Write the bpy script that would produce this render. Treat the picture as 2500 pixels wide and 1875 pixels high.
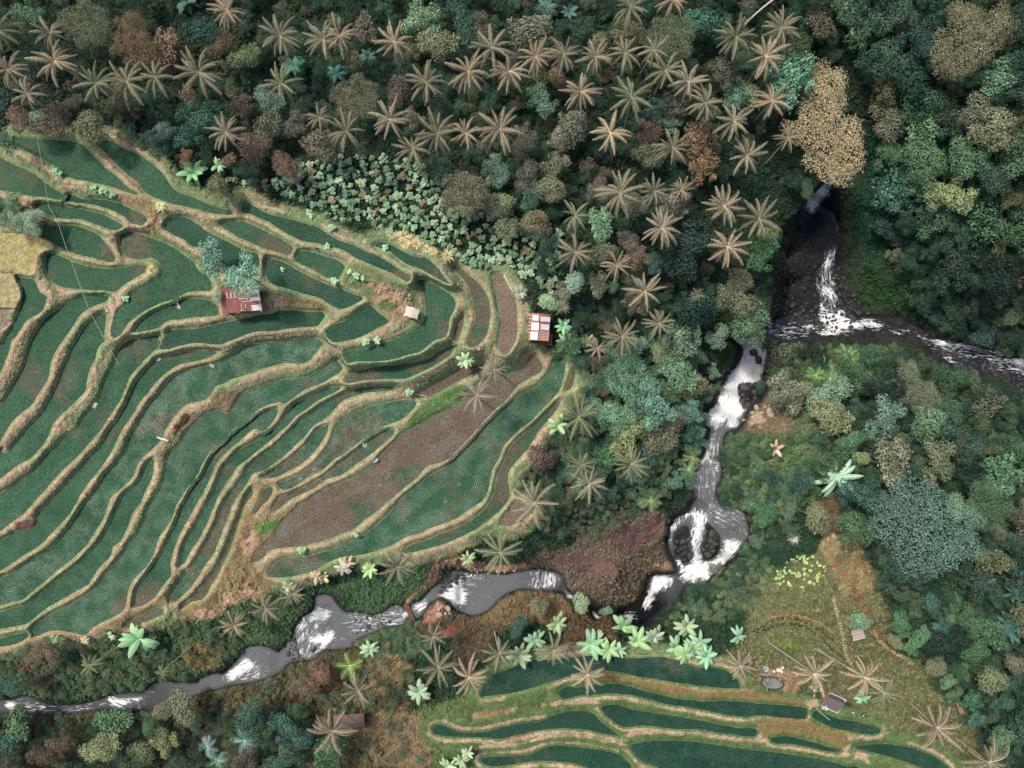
import bpy, math, random
import numpy as np
from mathutils import Vector
for o in list(bpy.data.objects): bpy.data.objects.remove(o)
SC = bpy.context.scene
COL = SC.collection
rnd = random.Random(7)
NR = np.random.default_rng(11)
rad = math.radians

# ------------------------------------------------------------ camera, sky, sun, exposure
CAMH = 130.0                       # flying height above the hut terrace level (m)
cam = bpy.data.cameras.new('camera'); cam.lens = 36*CAMH/200.0; cam.sensor_width = 36
cam.clip_end = 2000
co = bpy.data.objects.new('camera', cam); COL.objects.link(co); co.location = (0, 0, CAMH)
SC.camera = co
W = bpy.data.worlds.new('World'); SC.world = W; W.use_nodes = True
nt = W.node_tree; bg = nt.nodes['Background']
sky = nt.nodes.new('ShaderNodeTexSky'); sky.sky_type = 'NISHITA'; sky.sun_disc = False
SUN_EL, SUN_AZ = rad(56), rad(-50)        # azimuth measured from north (+Y) towards east: light from the upper left
sky.sun_elevation = SUN_EL; sky.sun_rotation = SUN_AZ
sky.air_density = 1.2; sky.dust_density = 4.0
nt.links.new(sky.outputs[0], bg.inputs[0]); bg.inputs[1].default_value = 0.092
sl = bpy.data.lights.new('sun', 'SUN'); sl.energy = 2.5; sl.angle = rad(6); sl.color = (1, .93, .82)
so = bpy.data.objects.new('sun', sl); COL.objects.link(so)
sd_ = Vector((math.sin(SUN_AZ)*math.cos(SUN_EL), math.cos(SUN_AZ)*math.cos(SUN_EL), math.sin(SUN_EL)))
so.rotation_euler = sd_.to_track_quat('Z', 'Y').to_euler(); so.location = (-80, 80, 150)
SC.view_settings.view_transform = 'Standard'; SC.view_settings.look = 'None'
SC.view_settings.exposure = 0.22; SC.view_settings.gamma = 1.0
SC.render.engine = 'CYCLES'
SC.cycles.max_bounces = 5; SC.cycles.diffuse_bounces = 3; SC.cycles.glossy_bounces = 2

# ------------------------------------------------------------ survey helpers
CR = dict(A=(0,300,3.16), B=(0,700,3.16), C=(0,1150,3.16), D=(550,470,3.16), E=(550,920,3.16), F=(1000,1250,3.16),
 G=(1000,1350,3.16), H=(1800,1350,3.16), I=(0,1350,3.16), J=(600,1350,3.16), K=(1500,350,3.16), L=(1500,800,3.16),
 M=(1100,800,3.16), N=(1100,420,3.16), O=(1450,1250,1.813), P=(1800,900,1.813), Q=(1800,450,1.813),
 R=(1800,0,1.813), T=(0,0,1.813), U=(600,0,1.813), V=(1200,0,1.813), Z=(0,0,1.0))
def pts(s, n=2):
    out = []; c = CR['Z']
    for t in s.split():
        if t in CR: c = CR[t]; continue
        v = t.split(',')
        x, y = float(v[0])/c[2]+c[0], float(v[1])/c[2]+c[1]
        if n == 2: out.append((x, y))
        else: out.append((x, y, float(v[2])/c[2]) + tuple(v[3:]))
    return np.array(out) if n == 2 else out
def wx(px, py, z):                 # survey map position at height z -> metres
    k = 0.08*(CAMH-z)/CAMH
    return ((px-1250)*k, (937.5-py)*k)
def smooth(P, sub=4, closed=True):
    n = len(P); out = []
    for i in range(n if closed else n-1):
        if closed: a, b, c, d = P[i-1], P[i], P[(i+1) % n], P[(i+2) % n]
        else: a, b, c, d = P[max(i-1, 0)], P[i], P[i+1], P[min(i+2, n-1)]
        for k in range(sub):
            t = k/sub
            out.append(0.5*((2*b)+(c-a)*t+(2*a-5*b+4*c-d)*t*t+(3*b-a-3*c+d)*t**3))
    if not closed: out.append(P[-1])
    return np.array(out)
def lin(c, k=1.0):
    c = np.array(c, float)/255.0
    return np.where(c <= .04045, c/12.92, ((c+.055)/1.055)**2.4)*k

GS = 3.0; X0, Y0 = -330.0, -270.0; NX, NY = 1054, 806
gx = X0+GS*np.arange(NX); gy = Y0+GS*np.arange(NY)
GX, GY = np.meshgrid(gx, gy)
def ss(x, a, b):
    t = np.clip((x-a)/(b-a), 0, 1); return t*t*(3-2*t)
def noise(cell, seed, oct=3):
    r = np.random.default_rng(seed); out = np.zeros((NY, NX)); amp = 1; tot = 0
    for o in range(oct):
        c = max(cell/GS/(2**o), 1.0)
        h, w = int(NY/c)+3, int(NX/c)+3
        g = r.random((h, w))
        yy = np.arange(NY)/c; xx = np.arange(NX)/c
        yi = yy.astype(int); xi = xx.astype(int); fy = yy-yi; fx = xx-xi
        fy = (fy*fy*(3-2*fy))[:, None]; fx = (fx*fx*(3-2*fx))[None, :]
        v = (g[yi][:, xi]*(1-fy)*(1-fx)+g[yi+1][:, xi]*fy*(1-fx)+g[yi][:, xi+1]*(1-fy)*fx+g[yi+1][:, xi+1]*fy*fx)
        out += v*amp; tot += amp; amp *= .55
    return out/tot
RD = 42.0                          # distance reach in map units
def sdist(P, closed=True):
    """signed distance of the survey grid to a polygon, within a window (positive inside)"""
    x0 = max(int((P[:, 0].min()-RD-X0)/GS), 0); x1 = min(int((P[:, 0].max()+RD-X0)/GS)+2, NX)
    y0 = max(int((P[:, 1].min()-RD-Y0)/GS), 0); y1 = min(int((P[:, 1].max()+RD-Y0)/GS)+2, NY)
    if x1 <= x0 or y1 <= y0: return None
    D = np.full((y1-y0, x1-x0), RD*RD)
    n = len(P)
    for i in range(n if closed else n-1):
        a, b = P[i], P[(i+1) % n]
        u0 = max(int((min(a[0], b[0])-RD-X0)/GS), x0); u1 = min(int((max(a[0], b[0])+RD-X0)/GS)+2, x1)
        v0 = max(int((min(a[1], b[1])-RD-Y0)/GS), y0); v1 = min(int((max(a[1], b[1])+RD-Y0)/GS)+2, y1)
        if u1 <= u0 or v1 <= v0: continue
        e = b-a; L2 = max(e@e, 1e-6)
        xx = gx[None, u0:u1]-a[0]; yy = gy[v0:v1, None]-a[1]
        t = np.clip((xx*e[0]+yy*e[1])/L2, 0, 1)
        d = (xx-t*e[0])**2+(yy-t*e[1])**2
        S = D[v0-y0:v1-y0, u0-x0:u1-x0]; np.minimum(S, d, out=S)
    D = np.sqrt(D)
    if not closed: return (slice(y0, y1), slice(x0, x1)), D
    ins = np.zeros(D.shape, bool); ys = gy[y0:y1]; xs = gx[x0:x1]
    for i in range(n):
        a, b = P[i], P[(i+1) % n]
        if a[1] == b[1]: continue
        lo, hi = min(a[1], b[1]), max(a[1], b[1])
        r0, r1 = np.searchsorted(ys, lo, 'right'), np.searchsorted(ys, hi, 'right')
        if r1 <= r0: continue
        xc = a[0]+(ys[r0:r1]-a[1])*(b[0]-a[0])/(b[1]-a[1])
        ins[r0:r1] ^= xs[None, :] > xc[:, None]
    return (slice(y0, y1), slice(x0, x1)), np.where(ins, D, -D)
def ell(x, y, a, b, rot=0, n=14):
    t = np.arange(n)*2*math.pi/n; c, s = math.cos(rot), math.sin(rot)
    return np.stack([x+a*np.cos(t)*c-b*np.sin(t)*s, y+a*np.cos(t)*s+b*np.sin(t)*c], 1)

# ------------------------------------------------------------ survey data: paddies (level, brown share, wet-row share)
FIELDS = [
(7.6,.2,.1,"A 110,100 250,112 400,125 560,135 640,160 700,215 800,320 900,400 980,480 1060,530 1080,560 1060,568 980,545 850,500 760,480 620,450 560,440 480,400 420,340 370,310 270,260 180,225 130,200 100,150"),
(7.2,.25,.1,"A 730,155 790,130 870,135 960,190 1080,240 1170,300 1240,360 1290,420 1330,480 1390,530 1500,570 1610,620 1720,655 1780,665 1800,700 1780,718 1700,715 1600,700 1500,670 1400,650 1300,625 1200,590 1110,540 1060,470 980,410 900,340 830,260 770,200 725,180"),
(7.0,.3,.05,"A -1000,170 -500,200 -60,220 0,250 100,310 200,350 290,400 350,450 420,500 500,550 490,580 455,603 380,590 300,580 200,570 100,545 0,530 -60,530 -1000,500"),
(6.5,.1,.1,"A 510,555 560,550 650,580 750,580 850,595 950,625 1050,670 1130,715 1142,750 1120,785 1095,798 1040,790 1000,775 960,735 880,690 800,660 700,635 600,625 500,605 500,580"),
(6.0,.15,.1,"A 265,630 300,613 400,622 500,640 600,650 700,675 800,700 880,740 945,780 955,805 920,830 860,835 800,815 720,785 640,755 560,750 460,745 380,715 300,680 265,655"),
(5.5,.2,.1,"A 325,800 350,775 430,785 530,780 600,790 700,825 780,870 830,930 870,980 895,1030 885,1075 850,1082 780,1070 700,1045 600,1025 530,1000 470,970 420,940 370,910 320,885 315,840"),
(5.0,.3,.15,"A 350,1020 390,1000 470,1020 550,1060 650,1090 750,1110 860,1115 960,1105 1060,1085 1140,1095 1150,1110 1120,1160 1040,1210 960,1260 890,1310 800,1300 700,1300 600,1290 500,1280 420,1250 370,1190 345,1130 345,1060"),
(4.8,.15,.2,"A 915,890 940,850 1000,835 1080,850 1200,890 1320,940 1420,1010 1500,1070 1540,1130 1600,1170 1635,1220 1640,1290 1600,1305 1500,1305 1430,1320 1350,1370 1270,1390 1170,1430 1060,1500 1000,1550 960,1610 920,1650 870,1670 860,1600 880,1500 900,1440 960,1390 1010,1310 1100,1260 1180,1210 1230,1170 1235,1110 1200,1065 1150,1050 1080,1065 1000,1050 950,1020 930,970 920,930"),
(6.0,.25,.1,"A 1270,770 1310,735 1380,718 1450,725 1540,780 1600,830 1680,870 1780,920 1880,970 1980,1000 2005,1030 2005,1120 1960,1200 1850,1200 1750,1190 1700,1120 1680,1030 1560,970 1480,960 1420,910 1350,880 1300,850 1255,820"),
(6.4,.35,.1,"A 1690,780 1740,755 1850,752 D 150,215 250,260 350,310 450,360 520,410 530,440 500,485 470,490 400,470 300,440 200,400 100,355 30,310 -20,280"),
(6.8,.15,.15,"D 130,80 160,60 220,90 280,130 370,165 450,185 540,210 650,240 740,270 800,310 900,370 1000,400 1080,445 1180,480 1270,530 1350,590 1430,630 1440,660 1420,695 1380,690 1280,630 1180,590 1080,550 980,500 900,450 800,430 700,400 600,385 500,340 400,280 300,220 200,180 130,160 115,120"),
(6.1,.25,.1,"D 555,455 600,440 700,460 800,490 880,520 930,570 920,600 890,650 880,690 840,670 780,665 700,620 600,570 545,540 540,510"),
(5.4,.12,.2,"D 305,510 350,500 450,530 560,590 680,650 800,705 900,740 1000,780 1060,800 1065,830 1020,860 960,890 900,910 860,900 780,860 720,820 600,790 480,750 370,720 320,680 300,600"),
(5.9,.1,.15,"D 1145,400 1180,375 1260,385 1350,430 1450,480 1550,500 1620,550 1680,620 1720,680 1750,705 1720,710 1650,680 1560,630 1480,590 1390,560 1300,490 1250,450 1160,430"),
(3.6,.2,.2,"D 1470,690 1490,665 1540,665 1620,700 1700,750 1760,800 1785,850 1780,900 1740,980 1735,1050 1700,1120 1620,1150 1520,1230 1420,1260 1320,1290 1200,1310 1050,1310 950,1325 920,1300 900,1260 920,1225 1020,1205 1100,1190 1200,1160 1300,1125 1400,1080 1480,1030 1530,980 1535,900 1525,800 1500,740"),
(4.6,.12,.1,"D 765,1065 800,1030 870,1000 960,960 1040,900 1110,865 1150,880 1200,930 1270,990 1260,1010 1150,1070 1050,1120 950,1150 850,1165 810,1150 775,1110"),
(3.4,.12,.15,"B 1275,375 1300,330 1400,320 1550,310 1700,275 1800,255 1900,235 2000,210 2100,195 D 430,900 550,905 680,910 750,910 780,950 740,1010 700,1040 580,1050 450,1065 350,1080 250,1080 150,1110 50,1150 B 1700,455 1600,450 1500,445 1400,460 1300,490 1240,490 1220,470"),
(4.2,.1,.2,"B 1020,350 1040,310 1100,240 1200,180 1320,130 1400,95 1500,85 1600,95 1670,130 1695,180 1690,220 1640,235 1500,245 1400,260 1300,270 1230,320 1150,345 1060,360"),
(5.6,.08,.05,"A 115,1180 180,1185 260,1200 290,1240 310,1290 370,1340 B 365,100 350,160 310,210 220,260 170,330 130,390 100,420 80,500 40,600 0,680 -60,740 -60,480 0,450 40,380 90,300 130,200 160,100 160,0 130,-50"),
(4.4,.1,.15,"B 500,125 560,100 640,60 740,55 830,65 845,90 820,120 740,150 680,180 620,230 570,310 530,370 480,440 430,520 400,600 390,680 360,750 300,840 240,930 160,990 100,1050 50,1130 0,1210 -60,1270 -900,1900 -900,1500 -60,950 0,900 50,830 110,730 160,640 190,560 220,450 260,370 320,280 370,220 430,180"),
(3.6,.2,.3,"B 700,260 750,210 800,200 830,220 820,300 815,390 820,420 770,470 740,560 700,640 680,720 670,800 630,850 560,920 480,990 420,1060 380,1160 320,1250 240,1330 160,1370 80,1430 0,1490 -60,1530 -900,2100 -900,1960 -60,1300 0,1275 60,1270 100,1210 180,1120 230,1060 290,1000 350,910 380,850 430,750 470,640 510,560 560,450 620,350 660,290"),
(2.8,.15,.25,"B 1000,400 1060,390 1150,375 1230,370 1225,430 1190,500 1130,560 1060,640 1010,700 980,780 940,870 890,950 830,1040 800,1090 750,1150 690,1220 620,1300 560,1360 500,1410 400,1520 330,1600 C 200,320 130,380 60,430 0,480 -60,500 -900,900 -900,750 -60,200 0,170 80,120 150,70 220,20 B 260,1400 300,1350 370,1270 430,1220 500,1140 590,1090 620,1020 700,920 760,840 790,740 840,640 880,560 900,490 960,430"),
(2.0,.15,.3,"B 1250,540 1330,520 1450,495 1560,485 1650,490 1690,510 1600,560 1500,585 1400,605 1320,650 1230,720 1160,810 1090,890 1030,990 960,1090 910,1190 860,1290 790,1400 720,1480 640,1590 C 590,260 540,340 460,430 380,510 300,590 200,650 100,720 0,780 -60,800 -900,1100 -900,960 -60,560 0,530 60,500 130,460 250,430 280,380 270,340 340,270 420,180 500,90 B 600,1400 700,1290 780,1210 820,1120 900,1020 950,930 1000,820 1040,740 1100,660 1170,590 1200,560"),
(1.2,.12,.9,"B 1280,740 1350,680 1450,640 1560,610 1660,590 1760,540 1850,480 D 100,1200 200,1165 350,1150 500,1135 600,1120 700,1120 760,1160 740,1200 680,1270 640,1310 560,1330 460,1325 350,1350 250,1380 150,1420 50,1450 0,1480 -60,1500 B 1640,830 1600,870 1540,895 1460,910 1400,950 1350,1010 1300,1080 1270,1140 1230,1210 1170,1270 1110,1320 1070,1380 1040,1460 980,1530 920,1580 C 870,200 830,300 800,380 740,480 680,570 600,650 520,720 430,790 350,860 260,930 180,1000 90,1020 0,1050 -60,1060 -900,1250 -900,1120 -60,830 0,810 80,790 180,720 300,650 400,580 480,490 540,410 600,310 680,210 740,130 B 800,1450 870,1380 930,1300 970,1240 980,1180 1040,1080 1090,990 1150,900 1200,840"),
(0.6,.15,.4,"B 1150,1340 1190,1330 1190,1420 1170,1500 1130,1580 1100,1650 C 1090,250 1030,330 1000,420 940,540 880,590 860,660 780,740 720,830 690,880 600,930 500,990 400,1040 320,1100 250,1160 200,1190 100,1210 0,1230 -60,1240 -900,1400 -900,1300 -60,1090 0,1080 100,1050 200,1020 280,960 380,880 480,800 580,730 680,630 760,540 820,440 860,350 910,240 950,170 1030,110 1080,50 B 1090,1440 1110,1380"),
(0.0,.2,.7,"D 860,1285 880,1300 915,1350 900,1380 830,1430 740,1480 620,1530 520,1600 460,1640 B 2150,900 2050,930 1980,970 1880,1050 1780,1130 1700,1210 1620,1290 1570,1370 1540,1440 1480,1520 1420,1600 1390,1659 C 1370,260 1340,350 1290,440 1230,530 1200,620 1150,720 1080,800 1030,850 1000,920 985,1000 970,1060 920,1110 820,1160 740,1200 680,1260 640,1275 560,1260 450,1240 380,1245 300,1280 250,1285 225,1250 240,1210 290,1160 370,1110 450,1070 550,1020 650,960 720,900 760,850 820,780 890,700 950,620 980,560 1060,460 1100,370 1150,250 1210,150 B 1250,1500 1270,1400 1290,1290 1360,1230 1420,1130 1500,1050 1580,980 1680,950 1760,970 1810,900 1850,830 D 180,1520 300,1480 420,1440 560,1430 650,1410 750,1350 820,1300"),
(-.6,.25,.4,"E 405,240 350,245 280,270 200,320 100,400 0,480 -60,540 B 1620,1320 1580,1400 1540,1480 C 1500,80 1430,220 1390,290 1340,420 1290,520 1240,630 1190,700 1130,790 1080,860 1045,920 1030,1000 1030,1050 1090,1050 1160,1010 1200,980 1240,920 1300,850 1330,800 1325,700 1360,580 1400,480 1470,360 1530,240 1600,130 1640,30 B 1670,1380 1740,1290 1850,1200 1950,1110 E 290,430 350,380 400,310 410,270"),
(-1.2,.3,.3,"E 890,70 800,80 700,120 620,160 530,200 490,250 440,320 380,390 280,450 200,510 100,560 30,640 0,670 C 1700,0 1660,110 1600,240 1540,350 1480,450 1420,550 1390,650 1375,740 1430,710 1480,620 1540,530 1600,420 1650,300 1690,200 1750,100 1810,20 E 100,700 180,640 250,580 350,500 430,430 500,370 560,300 640,250 720,190 800,150 880,110 900,90"),
(-1.8,.45,.5,"E 1260,65 1310,90 1300,110 1200,120 1080,135 960,170 900,200 820,290 740,350 680,390 620,470 560,520 480,600 390,670 300,730 220,750 170,830 100,930 60,1000 C 1780,330 1740,430 1690,560 1650,650 1590,730 1530,830 1460,920 1400,980 1350,1020 1310,1010 1300,960 1340,880 1400,810 1430,770 1460,750 1510,680 1560,590 1620,480 1670,380 1700,280 1760,190 1830,100 1880,30 E 180,680 280,600 380,530 480,430 560,340 640,280 740,210 850,150 960,100 1100,70"),
(-2.6,.7,.2,"C 1940,130 1960,180 1900,260 1860,380 1820,500 1780,620 1730,720 1690,800 1640,880 1600,960 1560,1000 1480,1020 1410,1060 1400,1040 1480,970 1560,880 1640,780 1700,680 1750,570 1800,440 1850,320 1890,200"),
(-2.5,.3,0,"E 300,860 340,840 375,860 370,900 340,950 290,1000 240,1060 215,1065 215,1040 250,970 270,900"),
(-2.2,.45,.3,"E 805,370 760,375 700,400 650,470 600,540 540,590 460,650 400,690 330,720 280,760 290,790 400,780 500,730 580,690 680,600 740,520 790,440"),
(-2.5,.4,.7,"E 1350,175 1400,170 1470,180 1480,220 1450,260 1400,310 1330,350 1250,380 1150,430 1080,480 1000,540 920,600 840,650 760,720 680,760 620,800 540,850 460,885 420,870 405,840 420,810 500,780 600,730 700,650 760,580 810,500 840,410 900,330 1000,270 1100,230 1200,205"),
(-3.0,.55,.4,"E 1300,400 1310,440 1250,500 1180,560 1120,610 1030,670 950,730 870,775 780,800 700,860 600,910 500,960 400,1040 370,1040 370,1000 420,930 520,880 640,830 750,770 830,700 930,610 1020,550 1070,500 1150,440 1230,405"),
(-3.6,.8,.5,"M 650,210 700,250 720,300 700,350 620,390 550,430 500,480 440,560 360,630 270,720 200,800 130,880 60,950 0,1010 E 1660,670 1560,700 1480,790 1380,870 1280,950 1180,1040 1080,1110 1000,1180 900,1220 800,1260 700,1290 550,1320 450,1330 350,1350 300,1400 230,1440 215,1420 230,1360 290,1300 350,1240 400,1170 440,1110 500,1060 570,990 650,940 750,880 850,830 950,790 1050,740 1150,670 1200,600 1280,520 1350,450 1430,400 1550,330 1650,270 1800,210 M 60,560 200,440 330,370 440,345 540,310 600,230"),
(-2.9,.98,0,"D 1480,1540 1600,1470 1700,1410 1800,1350 1880,1345 1960,1310 2000,1330 1960,1390 1850,1440 1740,1500 1620,1560 1540,1590 1490,1570"),
(-4.3,.35,.7,"M 800,260 850,225 890,240 890,330 870,420 850,480 790,560 710,640 620,730 540,790 470,860 420,920 380,1010 330,1110 310,1200 290,1280 240,1350 150,1410 60,1470 0,1500 E 1600,1170 1500,1215 1400,1240 1300,1300 1200,1340 1100,1370 1000,1390 900,1400 800,1440 700,1500 600,1530 500,1550 400,1555 340,1550 330,1510 370,1450 450,1400 600,1385 700,1360 850,1320 950,1280 1050,1230 1130,1170 1220,1090 1320,980 1400,900 1500,820 1600,740 1680,700 M 30,1000 100,930 180,850 250,760 340,680 420,600 510,530 600,480 690,430 740,370 780,310"),
(-4.9,.6,.1,"M 860,570 820,640 760,720 690,800 640,880 600,940 540,1010 470,1090 450,1140 460,1220 465,1300 430,1370 360,1440 300,1490 200,1560 100,1610 E 1700,1295 1600,1325 1500,1350 1400,1370 1360,1350 1430,1290 1550,1255 1650,1210 1800,1150 1900,1100 M 260,1390 310,1320 340,1210 360,1120 410,1020 450,930 510,860 590,790 680,700 760,620 830,560"),
(-4.6,.95,0,"M 910,400 930,330 960,320 970,360 960,420 930,480 890,500 880,470"),
(-5.4,1.0,0,"M 380,1520 400,1470 440,1410 480,1360 530,1340 600,1380 600,1450 530,1510 450,1540 400,1535"),
(1.6,1.0,.1,"N 320,790 370,770 410,790 430,840 470,910 500,960 520,1040 525,1150 520,1260 500,1330 460,1390 410,1420 370,1380 360,1330 380,1240 385,1150 370,1050 345,950 330,880"),
(2.6,.6,.25,"N 10,720 40,715 130,770 200,830 260,900 300,970 315,1060 310,1160 290,1250 250,1310 210,1350 160,1365 120,1340 120,1300 150,1220 180,1130 170,1040 150,940 110,860 60,800 20,760"),
(2.2,.8,0,"D 1830,940 1850,960 1840,1040 1810,1120 1780,1160 1755,1140 1760,1060 1790,980"),
(.6,.6,.2,"D 1755,1175 1765,1200 1740,1260 1620,1340 1500,1400 1400,1440 1250,1450 1100,1455 950,1480 915,1460 920,1430 980,1380 1100,1350 1250,1330 1400,1310 1550,1280 1650,1220"),
(.2,.3,.1,"C -900,1450 -60,1290 0,1285 100,1260 190,1240 215,1240 225,1280 150,1330 60,1360 -60,1375 -900,1540"),
(-1.4,.4,.4,"C 950,1200 1000,1150 1100,1100 1200,1050 1260,1060 1260,1110 1180,1150 1080,1190 1000,1220"),
# southern terraces
(-8.0,.0,.35,"F 540,1430 560,1340 620,1280 700,1230 800,1190 900,1150 1000,1130 1100,1130 1200,1120 1300,1110 1480,1095 1600,1110 1750,1120 1900,1110 2050,1130 2212,1190 O 560,690 610,710 640,740 650,780 600,785 520,780 440,770 360,760 280,745 200,735 120,715 40,705 F 1400,1240 1300,1250 1200,1285 1050,1330 900,1380 750,1410 600,1430"),
(-8.7,.0,.2,"G 1145,1100 1160,1050 1220,1020 1300,1030 1400,1010 1500,1000 1650,1010 1800,1050 1950,1090 2100,1120 2212,1130 O 480,835 560,830 650,835 750,845 850,850 930,860 950,875 940,920 900,920 820,915 740,905 H 0,1270 G 2212,1210 2000,1180 1850,1140 1700,1105 1550,1095 1400,1105 1300,1110 1200,1135"),
(-8.9,.0,.2,"H 600,1210 680,1230 780,1270 900,1290 1000,1320 1100,1350 1110,1390 1040,1410 950,1400 850,1380 740,1360 650,1320 590,1290 570,1250"),
(-9.3,.0,.2,"G 1470,1190 1520,1165 1620,1165 1720,1200 1850,1220 1980,1240 2100,1260 2212,1280 H 0,1340 60,1340 140,1350 165,1380 140,1420 80,1425 0,1415 G 2212,1370 2100,1370 1950,1355 1800,1340 1650,1350 1560,1300 1490,1240"),
(-9.7,.0,.1,"G 170,1350 200,1325 270,1325 350,1360 450,1380 600,1370 750,1330 900,1300 1020,1290 1120,1240 1250,1210 1350,1210 1430,1240 1500,1310 1580,1370 1640,1410 1690,1425 1600,1420 1480,1400 1350,1370 1200,1360 1050,1370 930,1390 900,1400 800,1420 700,1440 500,1430 350,1430 230,1415 180,1400"),
(-10.2,.0,.2,"G 1700,1500 1720,1470 1850,1445 2000,1440 2212,1450 H 100,1510 250,1525 400,1545 560,1570 700,1600 850,1640 950,1700 900,2300 0,2300 G 2100,1800 1900,1659 1800,1620 1730,1560"),
(-9.7,.0,.1,"H 245,1440 270,1415 380,1405 500,1430 620,1460 700,1490 800,1510 815,1535 760,1545 650,1530 520,1500 400,1480 280,1475"),
(-10.0,.0,.2,"H 890,1500 950,1480 1080,1465 1200,1470 1320,1490 1420,1520 1520,1560 1600,1620 1650,1680 1560,1740 1450,1680 1350,1640 1200,1590 1050,1550 930,1520"),
(-10.8,.0,.1,"G 540,1600 570,1570 700,1560 900,1550 1100,1480 1300,1490 1450,1510 1600,1540 1680,1600 1720,1659 1720,1900 1400,1900 1400,1700 1300,1640 1150,1620 1000,1610 850,1630 700,1655 600,1650"),
]
DRYF = [(6.2,"A -1000,850 -100,830 0,850 120,850 250,880 350,910 400,940 380,970 300,990 260,1040 250,1150 150,1150 60,1120 0,1110 -1000,1110"),
        (6.4,"A -1000,1170 0,1165 90,1170 120,1230 150,1290 160,1340 120,1400 0,1410 -1000,1450"),
        (5.9,"A -1000,1470 0,1440 50,1445 B 60,200 40,260 0,330 -1000,900")]

# ------------------------------------------------------------ water outlines
WATER = [
"I -1000,1160 -100,1140 0,1135 60,1130 150,1110 230,1110 300,1140 400,1170 500,1175 620,1165 720,1140 830,1110 900,1090 1000,1080 1110,1080 1150,1030 1200,1000 1300,990 1400,1005 1500,1010 1560,970 1650,935 1720,930 1780,880 1850,800 1900,740 1980,720 2080,735 2150,760 2212,690 J 300,690 350,670 370,600 420,510 490,470 530,420 530,340 570,320 650,325 690,370 730,430 780,460 850,460 920,470 980,490 1050,470 1100,430 1150,400 1200,420 1230,450 1260,430 1290,390 1340,370 1380,330 1440,270 1500,230 1560,150 1620,130 1700,140 1760,155 1850,160 2000,165 2100,150 2212,130 F 900,450 970,440 1000,435 1080,455 1150,480 1190,520 1210,580 1240,620 1280,650 1260,670 1210,660 1180,620 1110,600 1000,590 980,600 940,590 860,590 800,605 740,630 700,660 650,720 600,760 540,790 480,795 400,775 340,740 300,690 240,660 200,680 150,700 130,740 80,790 40,810 10,800 J 1240,500 1220,540 1170,560 1090,565 1000,600 940,630 880,655 820,690 800,730 700,740 620,745 560,780 530,810 460,830 350,835 310,860 280,900 200,940 100,980 0,1000 I 1900,1000 1800,1010 1700,1030 1600,1060 1500,1100 1400,1120 1330,1180 1250,1215 1100,1220 950,1215 800,1200 650,1220 500,1240 350,1245 200,1240 100,1240 0,1230 -100,1230 -1000,1250",
"L 570,1420 600,1370 640,1340 630,1280 600,1180 640,1100 660,1040 700,960 730,870 740,780 720,720 725,640 770,600 780,560 800,500 840,420 900,330 970,240 980,180 960,120 930,80 980,90 1060,70 1160,100 1190,180 1170,260 1160,330 1150,400 1150,480 1100,560 1030,640 990,720 940,780 870,800 830,870 810,950 820,1050 820,1150 790,1230 780,1320 880,1370 980,1410 1020,1480 1040,1600 O 650,150 610,200 560,250 500,310 470,330 430,320 390,340 370,380 340,400 290,430 250,480 200,490 150,480 110,480 100,450 150,430 200,410 230,340 250,290 290,275 340,280 370,270 360,220 335,180 328,120 338,60 400,20 L 440,1500 500,1450",
"L 1000,70 1150,0 K 1150,1450 1190,1395 1280,1340 1400,1300 1500,1325 1580,1280 1570,1180 1530,1080 1570,980 1610,880 1570,780 1500,690 1420,610 1450,500 1500,410 1580,340 1640,250 1690,230 1730,330 1700,420 1680,500 1720,600 1730,700 1715,830 1720,950 1725,1100 1770,1240 1860,1325 2050,1340 2200,1340 Q 730,600 820,640 870,680 980,700 1080,720 1180,750 1269,770 1450,800 2000,950 2000,1150 1450,960 1269,900 1230,860 1150,830 1050,830 950,800 870,750 820,700 740,670 620,670 500,680 400,670 300,680 200,700 130,720 L 1200,120 1160,140",
"R 450,-150 470,-100 462,0 490,0 520,90 515,160 500,150 490,90 468,40",
"F 1405,745 1440,770 1475,812 1450,830 1415,800",
]
WZ = pts("I 0,1190 I 900,1150 I 1500,1050 J 0,850 J 420,780 J 600,600 J 1000,530 J 1250,480 J 1400,350 J 1560,330 F 450,650 F 800,500 F 960,500 F 1080,520 F 1250,650 F 1440,790 O 180,440 O 290,300 O 400,300 O 520,240 O 640,145 O 440,60 O 350,100 L 880,1450 L 700,1200 L 760,900 L 840,760 L 900,600 L 950,400 L 1050,200 L 1060,80 K 1400,1380 K 1700,1150 K 1650,900 K 1600,600 K 1520,500 K 1600,330 K 1680,250 Q 600,640 Q 1000,740 Q 1269,830 Q 1900,1000 R 480,0 R 510,150 R 460,-100")
WZV = [-6,-6.3,-7,-7.5,-8.2,-8.6,-9,-9.4,-9.8,-10.2,-12,-12,-12.3,-13,-15,-18, -22,-20.5,-19.5,-18.5,-14,-17,-17,-13,-13,-13,-14,-18,-24,-29,-32, -32,-32,-32,-32,-31,-24,-17,-31.5,-31,-30,-29,-8,-12,-6]
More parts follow.
